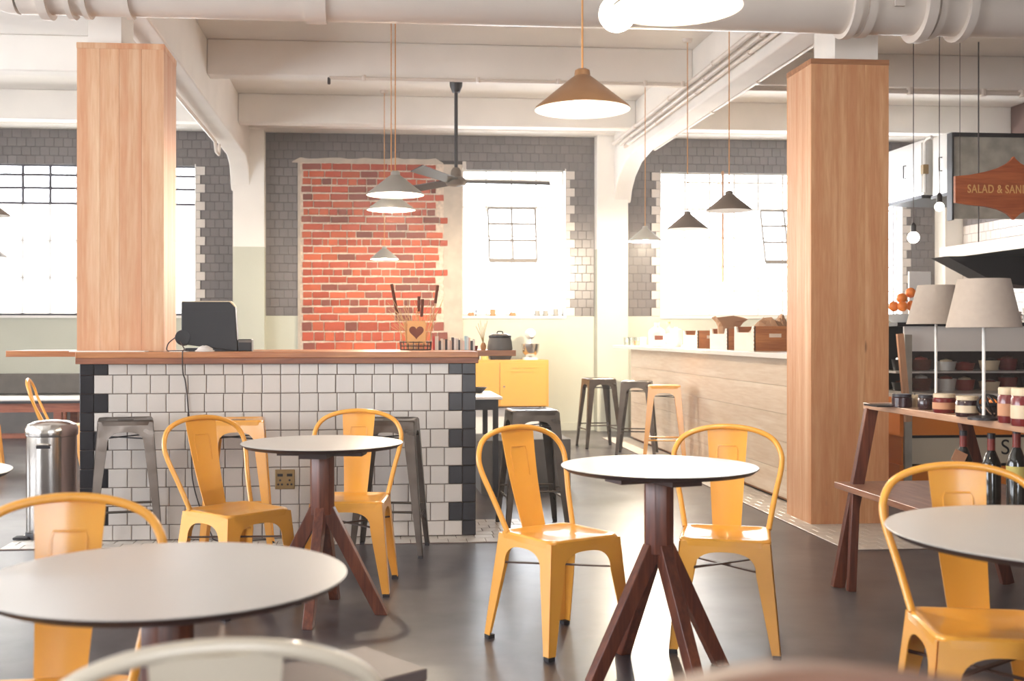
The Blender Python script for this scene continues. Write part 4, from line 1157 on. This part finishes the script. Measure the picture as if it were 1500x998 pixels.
for k in range(44):
    a = rnd.uniform(-1, 1); y = rnd.uniform(-.04, .04); h = rnd.uniform(.14, .34)
    gs.tube([(a * .06, y, .01), (a * .09 + rnd.uniform(-.03, .03), y * 1.3, h * .55), (a * rnd.uniform(.1, .24), y * 1.6, h)], .0018, 4)
go = gs.build('dried_grass', M['straw']); go.location = (bkx, bz, ZK); tag(go, 'pale dried grass stalks in the wire basket', 'dried grass', kind='stuff')
hc = thing('heart_card', 'tan card with a dark heart standing in the basket', 'card', (bkx + .002, bz - .062, ZK + .045))
MB().box(-.06, .06, -.002, .002, 0, .15).build('card_sheet', M['card'], hc)
hp = []
for k in range(30):
    t = 2 * math.pi * k / 30
    hp.append((.0030 * 16 * math.sin(t) ** 3, .078 + .0030 * (13 * math.cos(t) - 5 * math.cos(2 * t) - 2 * math.cos(3 * t) - math.cos(4 * t))))
MB().prism(hp, -.0035, -.002).build('heart_print', M['card_dark'], hc)
# small books
rnd = random.Random(9); bx_ = XatY(634, 7.5); k = 0
bcol = [(186, 60, 56), (230, 222, 212), (232, 224, 214), (60, 52, 58), (228, 218, 206), (220, 196, 176), (52, 46, 52), (224, 208, 196), (206, 176, 156), (70, 58, 60), (226, 220, 212), (196, 186, 176), (60, 60, 66), (214, 196, 176), (226, 200, 186), (178, 204, 208), (214, 220, 218), (222, 186, 164), (70, 66, 70), (228, 214, 202)]
BM = {}
names = ['red', 'white', 'ivory', 'black', 'cream', 'beige', 'dark', 'off white', 'tan', 'brown', 'pale', 'grey', 'slate', 'sand', 'pink', 'light blue', 'pale blue', 'peach', 'charcoal', 'last cream']
for c_, nm in zip(bcol, names):
    w_ = rnd.uniform(.011, .017); hh = rnd.uniform(.062, .088)
    if 'blue' in nm: hh = .096
    if k < 3: hh = .095
    b_ = thing('small_book', '%s spined small book, number %d from the basket in the row on the counter' % (nm, k + 1), 'book', (bx_ + w_ / 2, 7.5, ZK), 0, 'small books in a row on the counter')
    mt = mk('book_cover_%d' % k, c_, .6)
    MB().box(-w_ / 2, w_ / 2, 0, .0015, 0, hh).box(-w_ / 2, -w_ / 2 + .0012, .0015, .06, 0, hh).box(w_ / 2 - .0012, w_ / 2, .0015, .06, 0, hh).build('cover', mt, b_)
    MB().box(-w_ / 2 + .0013, w_ / 2 - .0013, .002, .058, .002, hh - .003).build('pages', M['paper'], b_)
    bx_ += w_ + .0006; k += 1
rp = thing('red_pot', 'small red pot right of the row of books', 'pot', (XatY(697, 7.5), 7.52, ZK)); MB().lathe([(.001, 0), (.012, 0), (.017, .03), (.014, .03), (.001, .006)], 14).build('pot_wall', M['foil'], rp, smooth=True)
MB().lathe([(.001, .022), (.0135, .022), (.001, .028)], 12).build('soil', M['cattail'], rp)
vz = thing('stem_vase', 'small vase with thin dried twigs beside the soup kettle', 'vase', (XatY(708, 7.55), 7.55, ZK)); MB().lathe([(.001, 0), (.016, 0), (.02, .03), (.01, .05), (.001, .05)], 14).build('vase_body', M['cork'], vz, smooth=True)
for k in range(6): MB().tube([(0, 0, .04), (-.02 + .005 * k, .0, .1), (-.05 + .016 * k, .01 * (k % 3), .16 + .02 * (k % 3))], .0016, 4).build('twig', M['straw'], vz)
kt = thing('soup_kettle', 'round grey soup kettle with steel lid on the counter end', 'kettle', (XatY(733, 7.55), 7.58, ZK))
MB().lathe([(.001, 0), (.082, 0), (.086, .01), (.08, .06), (.074, .083), (.001, .083)], 32).build('kettle_body', M['shade_kettle'] if 'shade_kettle' in M else M['cushion'], kt, smooth=True)
MB().lathe([(.074, .083), (.078, .087), (.077, .097), (.07, .1)], 32).build('rim', M['black_metal'], kt, smooth=True)
MB().lathe([(.001, .1), (.07, .1), (.05, .11), (.001, .113)], 32).build('lid', M['steel'], kt, smooth=True)
MB().tube(spline([(-.02, 0, .11), (-.015, 0, .125), (.015, 0, .125), (.02, 0, .11)], 4), .004, 6).build('lid_handle', M['black_metal'], kt)

# things on the middle window sill
for u, r_, h_, mt, lab in ((787, .04, .075, 'shade_grey', 'left grey cup on the sill of the middle window'), (799, .04, .075, 'shade_grey', 'middle grey cup on the sill of the middle window'), (814, .04, .1, 'shade_grey', 'right taller grey cup on the sill of the middle window'),
                           (690, .045, .05, 'cork', 'tan dish at the left end of the middle window sill'), (722, .04, .09, 'cork', 'tan bottle shaped pot on the middle window sill'), (751, .045, .05, 'cork', 'tan bowl in the middle of the window sill')):
    o = thing('sill_pot', lab, 'pot', (XatY(u, 14.36), 14.36, ZS), 0, 'pots on the middle window sill')
    MB().lathe([(.001, 0), (r_ * .85, 0), (r_, h_ * .5), (r_, h_), (r_ * .85, h_), (r_ * .75, .01), (.001, .01)], 14).build('pot_wall', M[mt], o, smooth=True)
tw = thing('twig_bunch', 'thin dark twigs standing at the left of the middle window', 'twigs', (XatY(697, 14.36), 14.36, ZS))
for k in range(4): MB().tube([(0, 0, 0), (-.03 + .02 * k, 0, .18), (-.12 + .06 * k, .0, .36 - .05 * k)], .004, 5).build('twig', M['wire'], tw)

# ------------------------------------------------------------------ steel bin, banquette
bn = thing('pedal_bin', 'round stainless steel pedal bin left of the tiled counter', 'bin', (XatY(76, 7.05), 7.05, 0))
MB().lathe([(.001, .04), (.142, .04), (.146, .05), (.146, .62), (.001, .62)], 40).build('bin_body', M['steel'], bn, smooth=True)
MB().lathe([(.001, 0), (.15, 0), (.153, .01), (.15, .04), (.001, .04)], 40).build('foot_ring', M['rubber'], bn, smooth=True)
MB().lathe([(.15, .622), (.153, .63), (.153, .665), (.14, .69), (.1, .708), (.04, .716), (.001, .717)], 40).build('lid', M['steel'], bn, smooth=True)
MB().box(-.05, .03, -.153, -.14, .555, .57).build('handle_recess', M['rubber'], bn, bevel=.003)
MB().tube([(-.05, -.146, .575), (-.045, -.162, .578), (.025, -.162, .578), (.03, -.146, .575)], .006, 8).build('handle', M['steel'], bn)
MB().box(-.19, -.1, -.14, -.06, .012, .025).build('pedal', M['rubber'], bn, bevel=.004)
by = 13.75
bq = thing('banquette', 'grey cushioned wooden banquette along the back wall at far left', 'bench', (-4.2, by, 0))
MB().box(-2.6, 1.6, .42, .5, .5, ZV(547, 13.9)).build('back_cushion', M['cushion'], bq, bevel=.02)
MB().box(-2.6, 1.6, .0, .42, .42, .5).build('seat_cushion', M['cushion'], bq, bevel=.02)
MB().box(-2.6, 1.6, -.02, .0, .34, .46).build('front_rail', M['rust_wood'], bq)
MB().box(-2.6, 1.6, .02, .5, .05, .34).build('base_panel', M['concrete'], bq)
MB().box(-2.6, 1.6, -.01, .02, .0, .06).build('plinth_rail', M['rust_wood'], bq)
for x in (-2.5, -1.5, -.5, .5, 1.5): MB().box(x - .04, x + .04, -.03, .02, .06, .34).build('leg', M['rust_wood'], bq)
tx = thing('dining_table', 'long white topped wooden table before the banquette at far left', 'table', (XatY(20, 10.4), 11.2, 0))
tz = ZV(587, 10.4)
MB().box(-1.6, 1.2, -.35, .35, tz - .012, tz).build('table_top', M['white_lam'], tx)
MB().box(-1.6, 1.2, -.35, .35, tz - .035, tz - .0125).build('edge', M['black_metal'], tx)
MB().box(-1.55, 1.15, -.32, .32, tz - .12, tz - .0355).build('apron', M['rust_wood'], tx)
for x in (-1.45, .25, 1.05):
    for y in (-.29, .29): MB().box(x - .035, x + .035, y - .035, y + .035, 0, tz - .12).build('leg', M['rust_wood'], tx)

# ------------------------------------------------------------------ kitchen on the right
# stainless duct boxes
def duct(label, y0, y1, z0, z1):
    d = thing('duct_box', label, 'duct', (5.9, (y0 + y1) / 2, 0), 0, 'stainless duct boxes'); h = (y1 - y0) / 2
    MB().box(0, 1.2, -h, h, z0, z1).build('housing', M['steel_soft'], d, bevel=.004)
    MB().box(-.012, 0, -h + .03, h - .03, z0 + .03, z1 - .03).build('side_panel', M['steel_soft'], d, bevel=.003)
    zc_ = (z0 + z1) / 2
    MB().tube([(-.012, -.04, zc_ - .07), (-.04, -.04, zc_ - .07), (-.04, -.04, zc_ + .07), (-.012, -.04, zc_ + .07)], .008, 6).build('handle', M['black_metal'], d)
    MB().box(-.02, 1.2, -h, h, z0 - .035, z0).build('bottom_frame', M['black_metal'], d)
    return d
duct('left stainless duct box high in the kitchen beside the right column', 11.70, 12.55, 2.74, 3.34)
duct('right stainless duct box high in the kitchen above the bulbs', 11.15, 11.50, 2.70, 3.32)
dp = thing('galvanised_duct', 'grey galvanised duct panel behind the hanging sign', 'duct', (0, 10.85, 0))
MB().box(XatY(1396, 10.85), 7.55, 0, .06, 2.4, 3.22).build('sheet', M['galv'], dp)
MB().box(XatY(1393, 10.85), XatY(1396, 10.85), -.02, .08, 2.38, 3.26).box(XatY(1396, 10.85), 7.55, -.02, .08, 3.22, 3.26).build('frame', M['black_metal'], dp)
pp = thing('vent_pipe', 'thin steel pipe between the two duct boxes', 'pipe', (5.86, 11.6, 0))
MB().tube(spline([(0, 0, 2.75), (0, 0, 3.2), (0, -.03, 3.3), (0.02, -.12, 3.33)], 5), .02, 8).build('pipe_run', M['steel_soft'], pp, smooth=True)
MB().box(-.03, .03, -.03, .03, 2.95, 3.05).build('valve', M['brass'], pp)
# extractor hood
hd = thing('extractor_hood', 'white edged extractor hood with black underside in the kitchen', 'hood', (0, 0, 0))
hy0, hy1 = 8.7, 10.35
MB().prism([(hy0, 1.955), (hy1, 1.955), (hy1, 2.06), (hy0, 2.06)], 5.38, 5.42, 'x').build('side_edge', M['white'], hd)
MB().box(5.42, 7.5, hy1 - .04, hy1, 1.955, 2.06).box(5.42, 7.5, hy0, hy0 + .04, 1.955, 2.06).build('end_edge', M['white'], hd)
MB().box(5.42, 7.5, hy0 + .04, hy1 - .04, 1.97, 2.05).build('underside', M['black'], hd)
for y in (hy0 + .3, hy1 - .3): MB().tube([(5.6, y, 2.06), (5.6, y, ZC)], .006, 6).build('suspension_rod', M['wire'], hd)
MB().prism([(XatY(u_, 10.1), ZV(v_, ZCof(XatY(u_, 10.1), 10.1))) for u_, v_ in ((1375, 377), (1442, 413), (1500, 422), (1640, 422), (1640, 377))], 9.95, 10.25).build('inner_baffle', M['black'], hd)
# sign
sgy = 6.98; szc = ZCof(3.6, sgy)
scx = XatY(1484, sgy); scz = ZV(277, szc)
sg = thing('hanging_sign', 'brown wooden hanging sign reading SALAD & SANDWICHES', 'sign', (scx, sgy, scz))
pxm = szc / 1650
def S(u, v): return ((u - 1484) * pxm, -(v - 277) * pxm)
halfup = [S(1394, 258), S(1415, 256), S(1440, 251), S(1460, 245), S(1474, 238), S(1481, 232), S(1484, 228)]
halfdn = [S(1394, 297), S(1415, 300), S(1440, 302), S(1460, 306), S(1474, 312), S(1481, 318), S(1484, 321)]
up = halfup + [(-x, z) for x, z in halfup[-2::-1]]; dn = halfdn + [(-x, z) for x, z in halfdn[-2::-1]]
MB().prism(up + dn[::-1], -.012, .012).build('board', M['sign'], sg)
tcv = bpy.data.curves.new('sign_lettering', 'FONT'); tcv.body = 'SALAD & SANDWICHES'; tcv.align_x = 'CENTER'; tcv.align_y = 'CENTER'
tcv.size = .076; tcv.extrude = .0015; tcv.space_character = 1.1; tcv.offset = .0008
to = text_obj('sign_lettering', tcv); COL.objects.link(to); to.parent = sg; to.location = (0, -.0135, 0); to.rotation_euler = (R(90), 0, 0); to.scale = (.73, 1, 1)
to.data.materials.append(M['signtext'])
for s in (-1, 1): MB().tube([(s * .36, 0, .07), (s * .36, 0, ZC - scz)], .002, 5).build('hanging_wire', M['wire'], sg)

# display counter
kx0 = XatY(1320, 8.55); kz = 8.9
kc = thing('display_counter', 'orange fronted kitchen display counter with cream panel', 'counter', (kx0, 8.55, 0))
KW = 2.6
z_top = ZV(478, kz); z_wb = ZV(515, kz); z_gl = ZV(583, kz); z_l1 = ZV(640, kz); z_l2 = ZV(682, kz)
MB().box(0, KW, .02, .9, 0, z_l2).box(0, KW, .02, .9, z_l1, z_gl).box(0.02, KW, .03, .9, z_l2, z_l1).build('orange_front', M['orange'], kc)
MB().box(.09, KW, .015, .03, z_l2 + .012, z_l1 - .012).build('cream_panel', M['cream'], kc)
for z in (z_l1, z_l2): MB().box(.09, KW, .008, .03, z - .01, z + .01).build('black_strip', M['black'], kc)
MB().box(.03, .09, 0, .03, z_l2 - .15, z_gl + .5).build('steel_post', M['galv'], kc)
MB().box(.0, KW, .0, .9, z_gl, z_gl + .03).build('case_floor', M['worktop'], kc)
MB().box(.05, KW, .05, .07, z_wb, z_top).build('white_fascia', M['worktop'], kc)
MB().box(-.02, KW, .02, .95, z_top, z_top + .03).build('top_shelf', M['black'], kc)
MB().box(.1, KW, .055, .062, z_gl + .03, z_wb).build('glass_front', M['glass'], kc)
MB().box(.05, KW, .85, .9, z_gl + .03, z_top).build('case_back', M['black'], kc)
MB().box(.1, KW, .3, .8, (z_gl + z_wb) / 2, (z_gl + z_wb) / 2 + .015).build('case_shelf', M['steel_soft'], kc)
tc2 = bpy.data.curves.new('panel_lettering', 'FONT'); tc2.body = 'S'; tc2.size = .17; tc2.extrude = .001; tc2.align_x = 'CENTER'; tc2.align_y = 'CENTER'
to2 = text_obj('panel_lettering', tc2); COL.objects.link(to2); to2.parent = kc; to2.rotation_euler = (R(90), 0, 0)
to2.location = (XatY(1474, 8.55) - kx0, .0135, ZV(657, ZCof(4.7, 8.55))); to2.data.materials.append(M['black'])
# leaning wooden strip at the counter's end
tag(MB().bar((XatY(1318, 8.5), 8.5, z_top - .06), (XatY(1330, 8.5), 8.5, .55), .05, .03, (0, 1, 0)).build('wood_strip', M['pine']), 'pale wooden strip leaning at the end of the display counter', 'wood strip')
# dishes inside and things on the case
rnd = random.Random(21)
DK = {}
dish_cols = [('dark', 'black'), ('brown', 'cattail'), ('steel', 'steel_soft'), ('red', 'foil'), ('cream', 'lid_cream'), ('dark red', 'jam')]
k = 0
for lvl, (z, n_) in enumerate(((z_gl + .032, 7), ((z_gl + z_wb) / 2 + .017, 7))):
    for i in range(n_):
        nm, mt = dish_cols[i % 6]
        nm2, mt2 = dish_cols[(i + 1 + lvl + (2 if i == 6 else 0)) % 6]
        d = thing('food_dish', '%s dish heaped with %s food on the %s shelf of the display case' % (nm, nm2, ('lower', 'upper')[lvl]), 'dish', (kx0 + .25 + i * .19, 8.55 + .5 + .05 * (i % 2), z), 0, 'dishes in the display case')
        r_ = .085; h_ = rnd.uniform(.06, .12)
        MB().lathe([(.001, 0), (r_ * .8, 0), (r_, h_), (r_ * .93, h_), (r_ * .72, .01), (.001, .01)], 18).build('dish_wall', M[mt], d, smooth=True)
        MB().lathe([(.001, h_ * .5), (r_ * .8, h_ * .5), (r_ * .55, h_ * 1.15), (.001, h_ * 1.3)], 14).build('food', M[mt2], d, smooth=True)
plx = XatY(1326, 8.9)
pl = thing('fruit_plate', 'shallow white bowl of oranges on the kitchen shelf', 'bowl', (plx, 8.9, z_top + .03))
MB().lathe([(.001, 0), (.1, 0), (.18, .07), (.175, .07), (.095, .01), (.001, .01)], 28).build('bowl_wall', M['milk'], pl, smooth=True)
MB().lathe([(.08, -.0), (.085, .008)], 20).build('foot_ring', M['milk'], pl)
for i, (u, v, dy, lab) in enumerate(((1309, 449, 0.02, 'orange at the left end of the fruit bowl, half behind the column'), (1322, 449, -.05, 'second orange from the left in the bottom layer of the fruit bowl'), (1335, 448, -.02, 'third orange at the right in the bottom layer of the fruit bowl'),
                                     (1321, 437, -.01, 'left orange of the upper layer in the fruit bowl'), (1334, 429, .02, 'topmost orange in the fruit bowl'))):
    x = XatY(u, 8.9 + dy); z = ZV(v, ZCof(x, 8.9 + dy)); r_ = .042
    o = thing('orange', lab, 'orange', (x, 8.9 + dy, z), 0, 'oranges in the bowl')
    MB().lathe([(.001, -r_)] + [(r_ * math.sin(math.pi * q / 10), -r_ * math.cos(math.pi * q / 10)) for q in range(1, 10)] + [(.001, r_ * .98)], 18).build('peel', M['orange_fruit'], o, smooth=True)
    MB().lathe([(.001, .001), (.004, 0), (.001, .003)], 6, (0, 0, r_ * .98)).build('stalk', M['leafy'], o)
wb = thing('white_board', 'white lit board standing behind the fruit bowl', 'board', (XatY(1348, 9.6), 9.6, 0))
MB().box(-.1, .1, 0, .03, ZV(478, 9.9), ZV(397, 9.9)).build('board_sheet', M['white'], wb, bevel=.004); MB().box(-.12, .12, -.05, .1, ZV(478, 9.9) - .02, ZV(478, 9.9)).build('board_foot', M['white'], wb)
MB().box(-.03, .03, 0, .03, 0, ZV(478, 9.9) - .02).build('post', M['steel_soft'], wb)
for i, (u, h_) in enumerate(((1488, .09), (1504, .13), (1478, .05))):
    d = thing('white_mug', ('short', 'tall', 'tiny')[i] + ' white mug on the kitchen shelf at the right edge', 'mug', (XatY(u, 8.9 + .14 * i), 8.9 + .14 * i, z_top + .03), 0, 'mugs on the kitchen shelf')
    MB().lathe([(.001, 0), (.036, 0), (.04, h_), (.036, h_), (.032, .01), (.001, .01)], 18).build('mug_wall', M['milk'], d, smooth=True)
    MB().tube(spline([(.038, 0, h_ * .8), (.06, 0, h_ * .7), (.06, 0, h_ * .35), (.037, 0, h_ * .2)], 4), .005, 6).build('handle', M['milk'], d)

# ------------------------------------------------------------------ trestle shelf table with preserves
tsx, tsy1, tsy0 = 2.40, 5.38, 2.6
ts = thing('trestle_table', 'wooden trestle shelf table with preserves along the right side', 'table', (tsx, tsy0, 0))
Lt = tsy1 - tsy0; zt_ = .90
MB().box(0, .52, 0, Lt, zt_ - .03, zt_).build('table_top', M['walnut_pale'] if 'walnut_pale' in M else M['walnut_x'], ts, bevel=.003)
MB().box(-.13, .66, 0, Lt + .04, .475, .505).build('lower_shelf', M['walnut_x'], ts, bevel=.003)
for y in (Lt - .05, .15):
    MB().bar((-.15, y, 0), (.02, y, zt_ - .03), .06, .035, (0, 1, 0)).build('leg', M['walnut'], ts, bevel=.003)
    MB().bar((.72, y, 0), (.48, y, zt_ - .03), .06, .035, (0, 1, 0)).build('leg', M['walnut'], ts, bevel=.003)
    MB().bar((-.12, y - .09, 0), (-.1, y - .09, .475), .04, .03, (0, 1, 0)).build('shelf_leg', M['walnut'], ts, bevel=.003)
def ontable(u, zc): x, y = XY(u, zc); return (x, y, zt_)
def lamp(label, u, zc, vb, vt, rb, rt):
    x, y = XY(u, zc)
    l = thing('table_lamp', label, 'lamp', (x, y, zt_), 0, 'linen shade table lamps')
    zb, zt2 = ZV(vb, zc) - zt_, ZV(vt, zc) - zt_
    MB().lathe([(rb, zb), (rt, zt2), (rt - .002, zt2), (rb - .002, zb)], 40).build('shade', M['shade_linen'], l, smooth=True)
    MB().tube([(0, 0, .015), (0, 0, zt2 - .03)], .0065, 10).build('pole', M['milk'], l, smooth=True)
    MB().lathe([(.001, 0), (.06, 0), (.06, .01), (.01, .018), (.001, .018)], 20).build('base', M['black_metal'], l, smooth=True)
    MB().tube([(-rt + .002, 0, zt2 - .02), (rt - .002, 0, zt2 - .02)], .002, 5).build('spider', M['steel'], l)
    return l
lamp('left smaller linen shade lamp on the trestle table', 1371, 5.3, 475, 418, .132, .082)
lamp('right larger linen shade lamp on the trestle table', 1441, 4.45, 480, 409, .14, .097)
def jar(label, u, zc, r_, h_, body, lid, lab=None, group='preserve jars on the trestle table'):
    j = thing('preserve_jar', label, 'jar', ontable(u, zc), 0, group)
    MB().lathe([(.001, 0), (r_ * .92, 0), (r_, h_ * .06), (r_, h_ * .72), (r_ * .86, h_ * .82), (.001, h_ * .82)], 24).build('jar_body', body, j, smooth=True)
    MB().lathe([(.001, h_ * .8), (r_ * .95, h_ * .8), (r_ * .95, h_ * .97), (r_ * .9, h_), (.001, h_)], 24).build('lid', lid, j, smooth=True)
    if lab: MB().lathe([(r_ * 1.012, h_ * .2), (r_ * 1.014, h_ * .2), (r_ * 1.014, h_ * .55), (r_ * 1.012, h_ * .55)], 24).build('jar_label', lab, j, smooth=True)
    return j
jar('black lidded dark jar nearest the wooden column on the trestle table', 1321, 5.2, .045, .062, M['jam_dark'], M['lid_black'])
jar('second black lidded dark jar from the column, by the cream candle', 1356, 5.05, .034, .066, M['jam_dark'], M['lid_black'])
jar('red jam jar with cream lid left of the other jam jar', 1383, 4.85, .047, .082, M['jam'], M['lid_cream'], M['tag'])
jar('darker jam jar with cream lid before the right lamp', 1417, 4.62, .045, .085, M['jam_dark'], M['lid_cream'], M['lid_cream'])
jar('tall red jar with white lid near the right edge', 1478, 4.3, .04, .135, M['jam'], M['lid_cream'], M['tag'])
jar('tall jar with cream lid cut by the right edge', 1500, 4.15, .045, .14, M['jam'], M['lid_cream'], M['lid_cream'])
cd = thing('cream_candle', 'short cream candle glowing between the two black lidded jars', 'candle', ontable(1340, 5.25)); MB().lathe([(.001, 0), (.026, 0), (.028, .055), (.001, .052)], 18).build('wax', M['lid_cream'], cd, smooth=True); MB().tube([(0, 0, .05), (0, 0, .064)], .002, 5).build('wick', M['black'], cd)
nb = thing('wire_ball', 'dark open wire ball ornament beside the right lamp pole', 'ornament', (ontable(1449, 4.55)[0], ontable(1449, 4.55)[1], zt_ + .05))
for k in range(6):
    Mx = Matrix.Rotation(R(30 * k), 4, 'Z') @ Matrix.Rotation(R(70), 4, 'X')
    MB().tube([Mx @ Vector((.046 * math.cos(a), .046 * math.sin(a), 0)) for a in [2 * math.pi * q / 20 for q in range(20)]], .0035, 5, closed=True).build('wire_ring', M['black'], nb)
MB().tube([Vector((.046 * math.cos(a), .046 * math.sin(a), 0)) for a in [2 * math.pi * q / 20 for q in range(20)]], .0035, 5, closed=True).build('wire_ring', M['black'], nb)
bw2 = thing('dark_bowl', 'dark bowl of fruit behind the wire ball', 'bowl', ontable(1461, 4.85)); MB().lathe([(.001, 0), (.03, 0), (.062, .045), (.058, .045), (.026, .006), (.001, .006)], 22).build('bowl_wall', M['black'], bw2, smooth=True)
MB().lathe([(.001, .03), (.045, .03), (.03, .055), (.001, .06)], 14).build('fruit', M['orange_fruit'], bw2, smooth=True)
bkp = tag(MB().box(-.06, .06, -.07, .07, 0, .008).build('black_tablet', M['black']), 'flat black slate lying at the far end of the trestle table', 'slate'); bkp.location = ontable(1293, 5.28)
# bottles on the lower shelf
def wine(label, u, zc, vt, lab=None, tagc=False):
    x, y = XY(u, zc); zz = .5068; h_ = ZV(vt, zc) - zz; r_ = .038
    b = thing('wine_bottle', label, 'bottle', (x, y, zz), 0, 'wine bottles on the lower shelf')
    MB().lathe([(.001, 0), (r_, 0), (r_, h_ * .6), (r_ * .75, h_ * .68), (.015, h_ * .78), (.014, h_ * .9), (.001, h_ * .9)], 22).build('glass_body', M['bottle_glass'], b, smooth=True)
    MB().lathe([(.0155, h_ * .76), (.0155, h_ * .93), (.001, h_ * .93)], 16).build('foil', M['foil'], b, smooth=True)
    MB().lathe([(.016, h_ * .93), (.016, h_), (.001, h_)], 16).build('cap', M['lid_black'], b, smooth=True)
    if lab: MB().lathe([(r_ * 1.01, h_ * .45), (r_ * 1.014, h_ * .45), (r_ * 1.014, h_ * .57), (r_ * 1.01, h_ * .57)], 22).build('bottle_label', lab, b, smooth=True)
    if tagc:
        t = MB().box(-.03, .03, -.001, .001, -.05, 0).build('paper_tag', M['tag'], b); t.location = (-.03, -.042, h_ * .72); t.rotation_euler = (0, R(25), 0)
    return b
wine('wine bottle with a square paper tag on the lower shelf', 1411, 4.9, 631, None, True)
wine('wine bottle with red foil neck in the middle of the lower shelf', 1452, 4.7, 635)
wine('wine bottle with a yellow label, rightmost on the lower shelf', 1489, 4.5, 626, M['label_yellow'])

# ------------------------------------------------------------------ added haze volume, imitates lens glare and faded blacks
hm = bpy.data.materials.new('glare_haze'); hm.use_nodes = True
hn = hm.node_tree.nodes; hn.clear()
ho = hn.new('ShaderNodeOutputMaterial'); hv = hn.new('ShaderNodeVolumeScatter')
hv.inputs['Density'].default_value = 0.005; hv.inputs['Anisotropy'].default_value = 0.55
hm.node_tree.links.new(hv.outputs['Volume'], ho.inputs['Volume'])
hz = MB().box(XL - .25, XR + .25, YB - .25, YW + .28, -.1, ZC + .1).build('glare_haze', hm)
tag(hz, 'thin added haze volume imitating lens glare across the room', 'haze', kind='stuff')
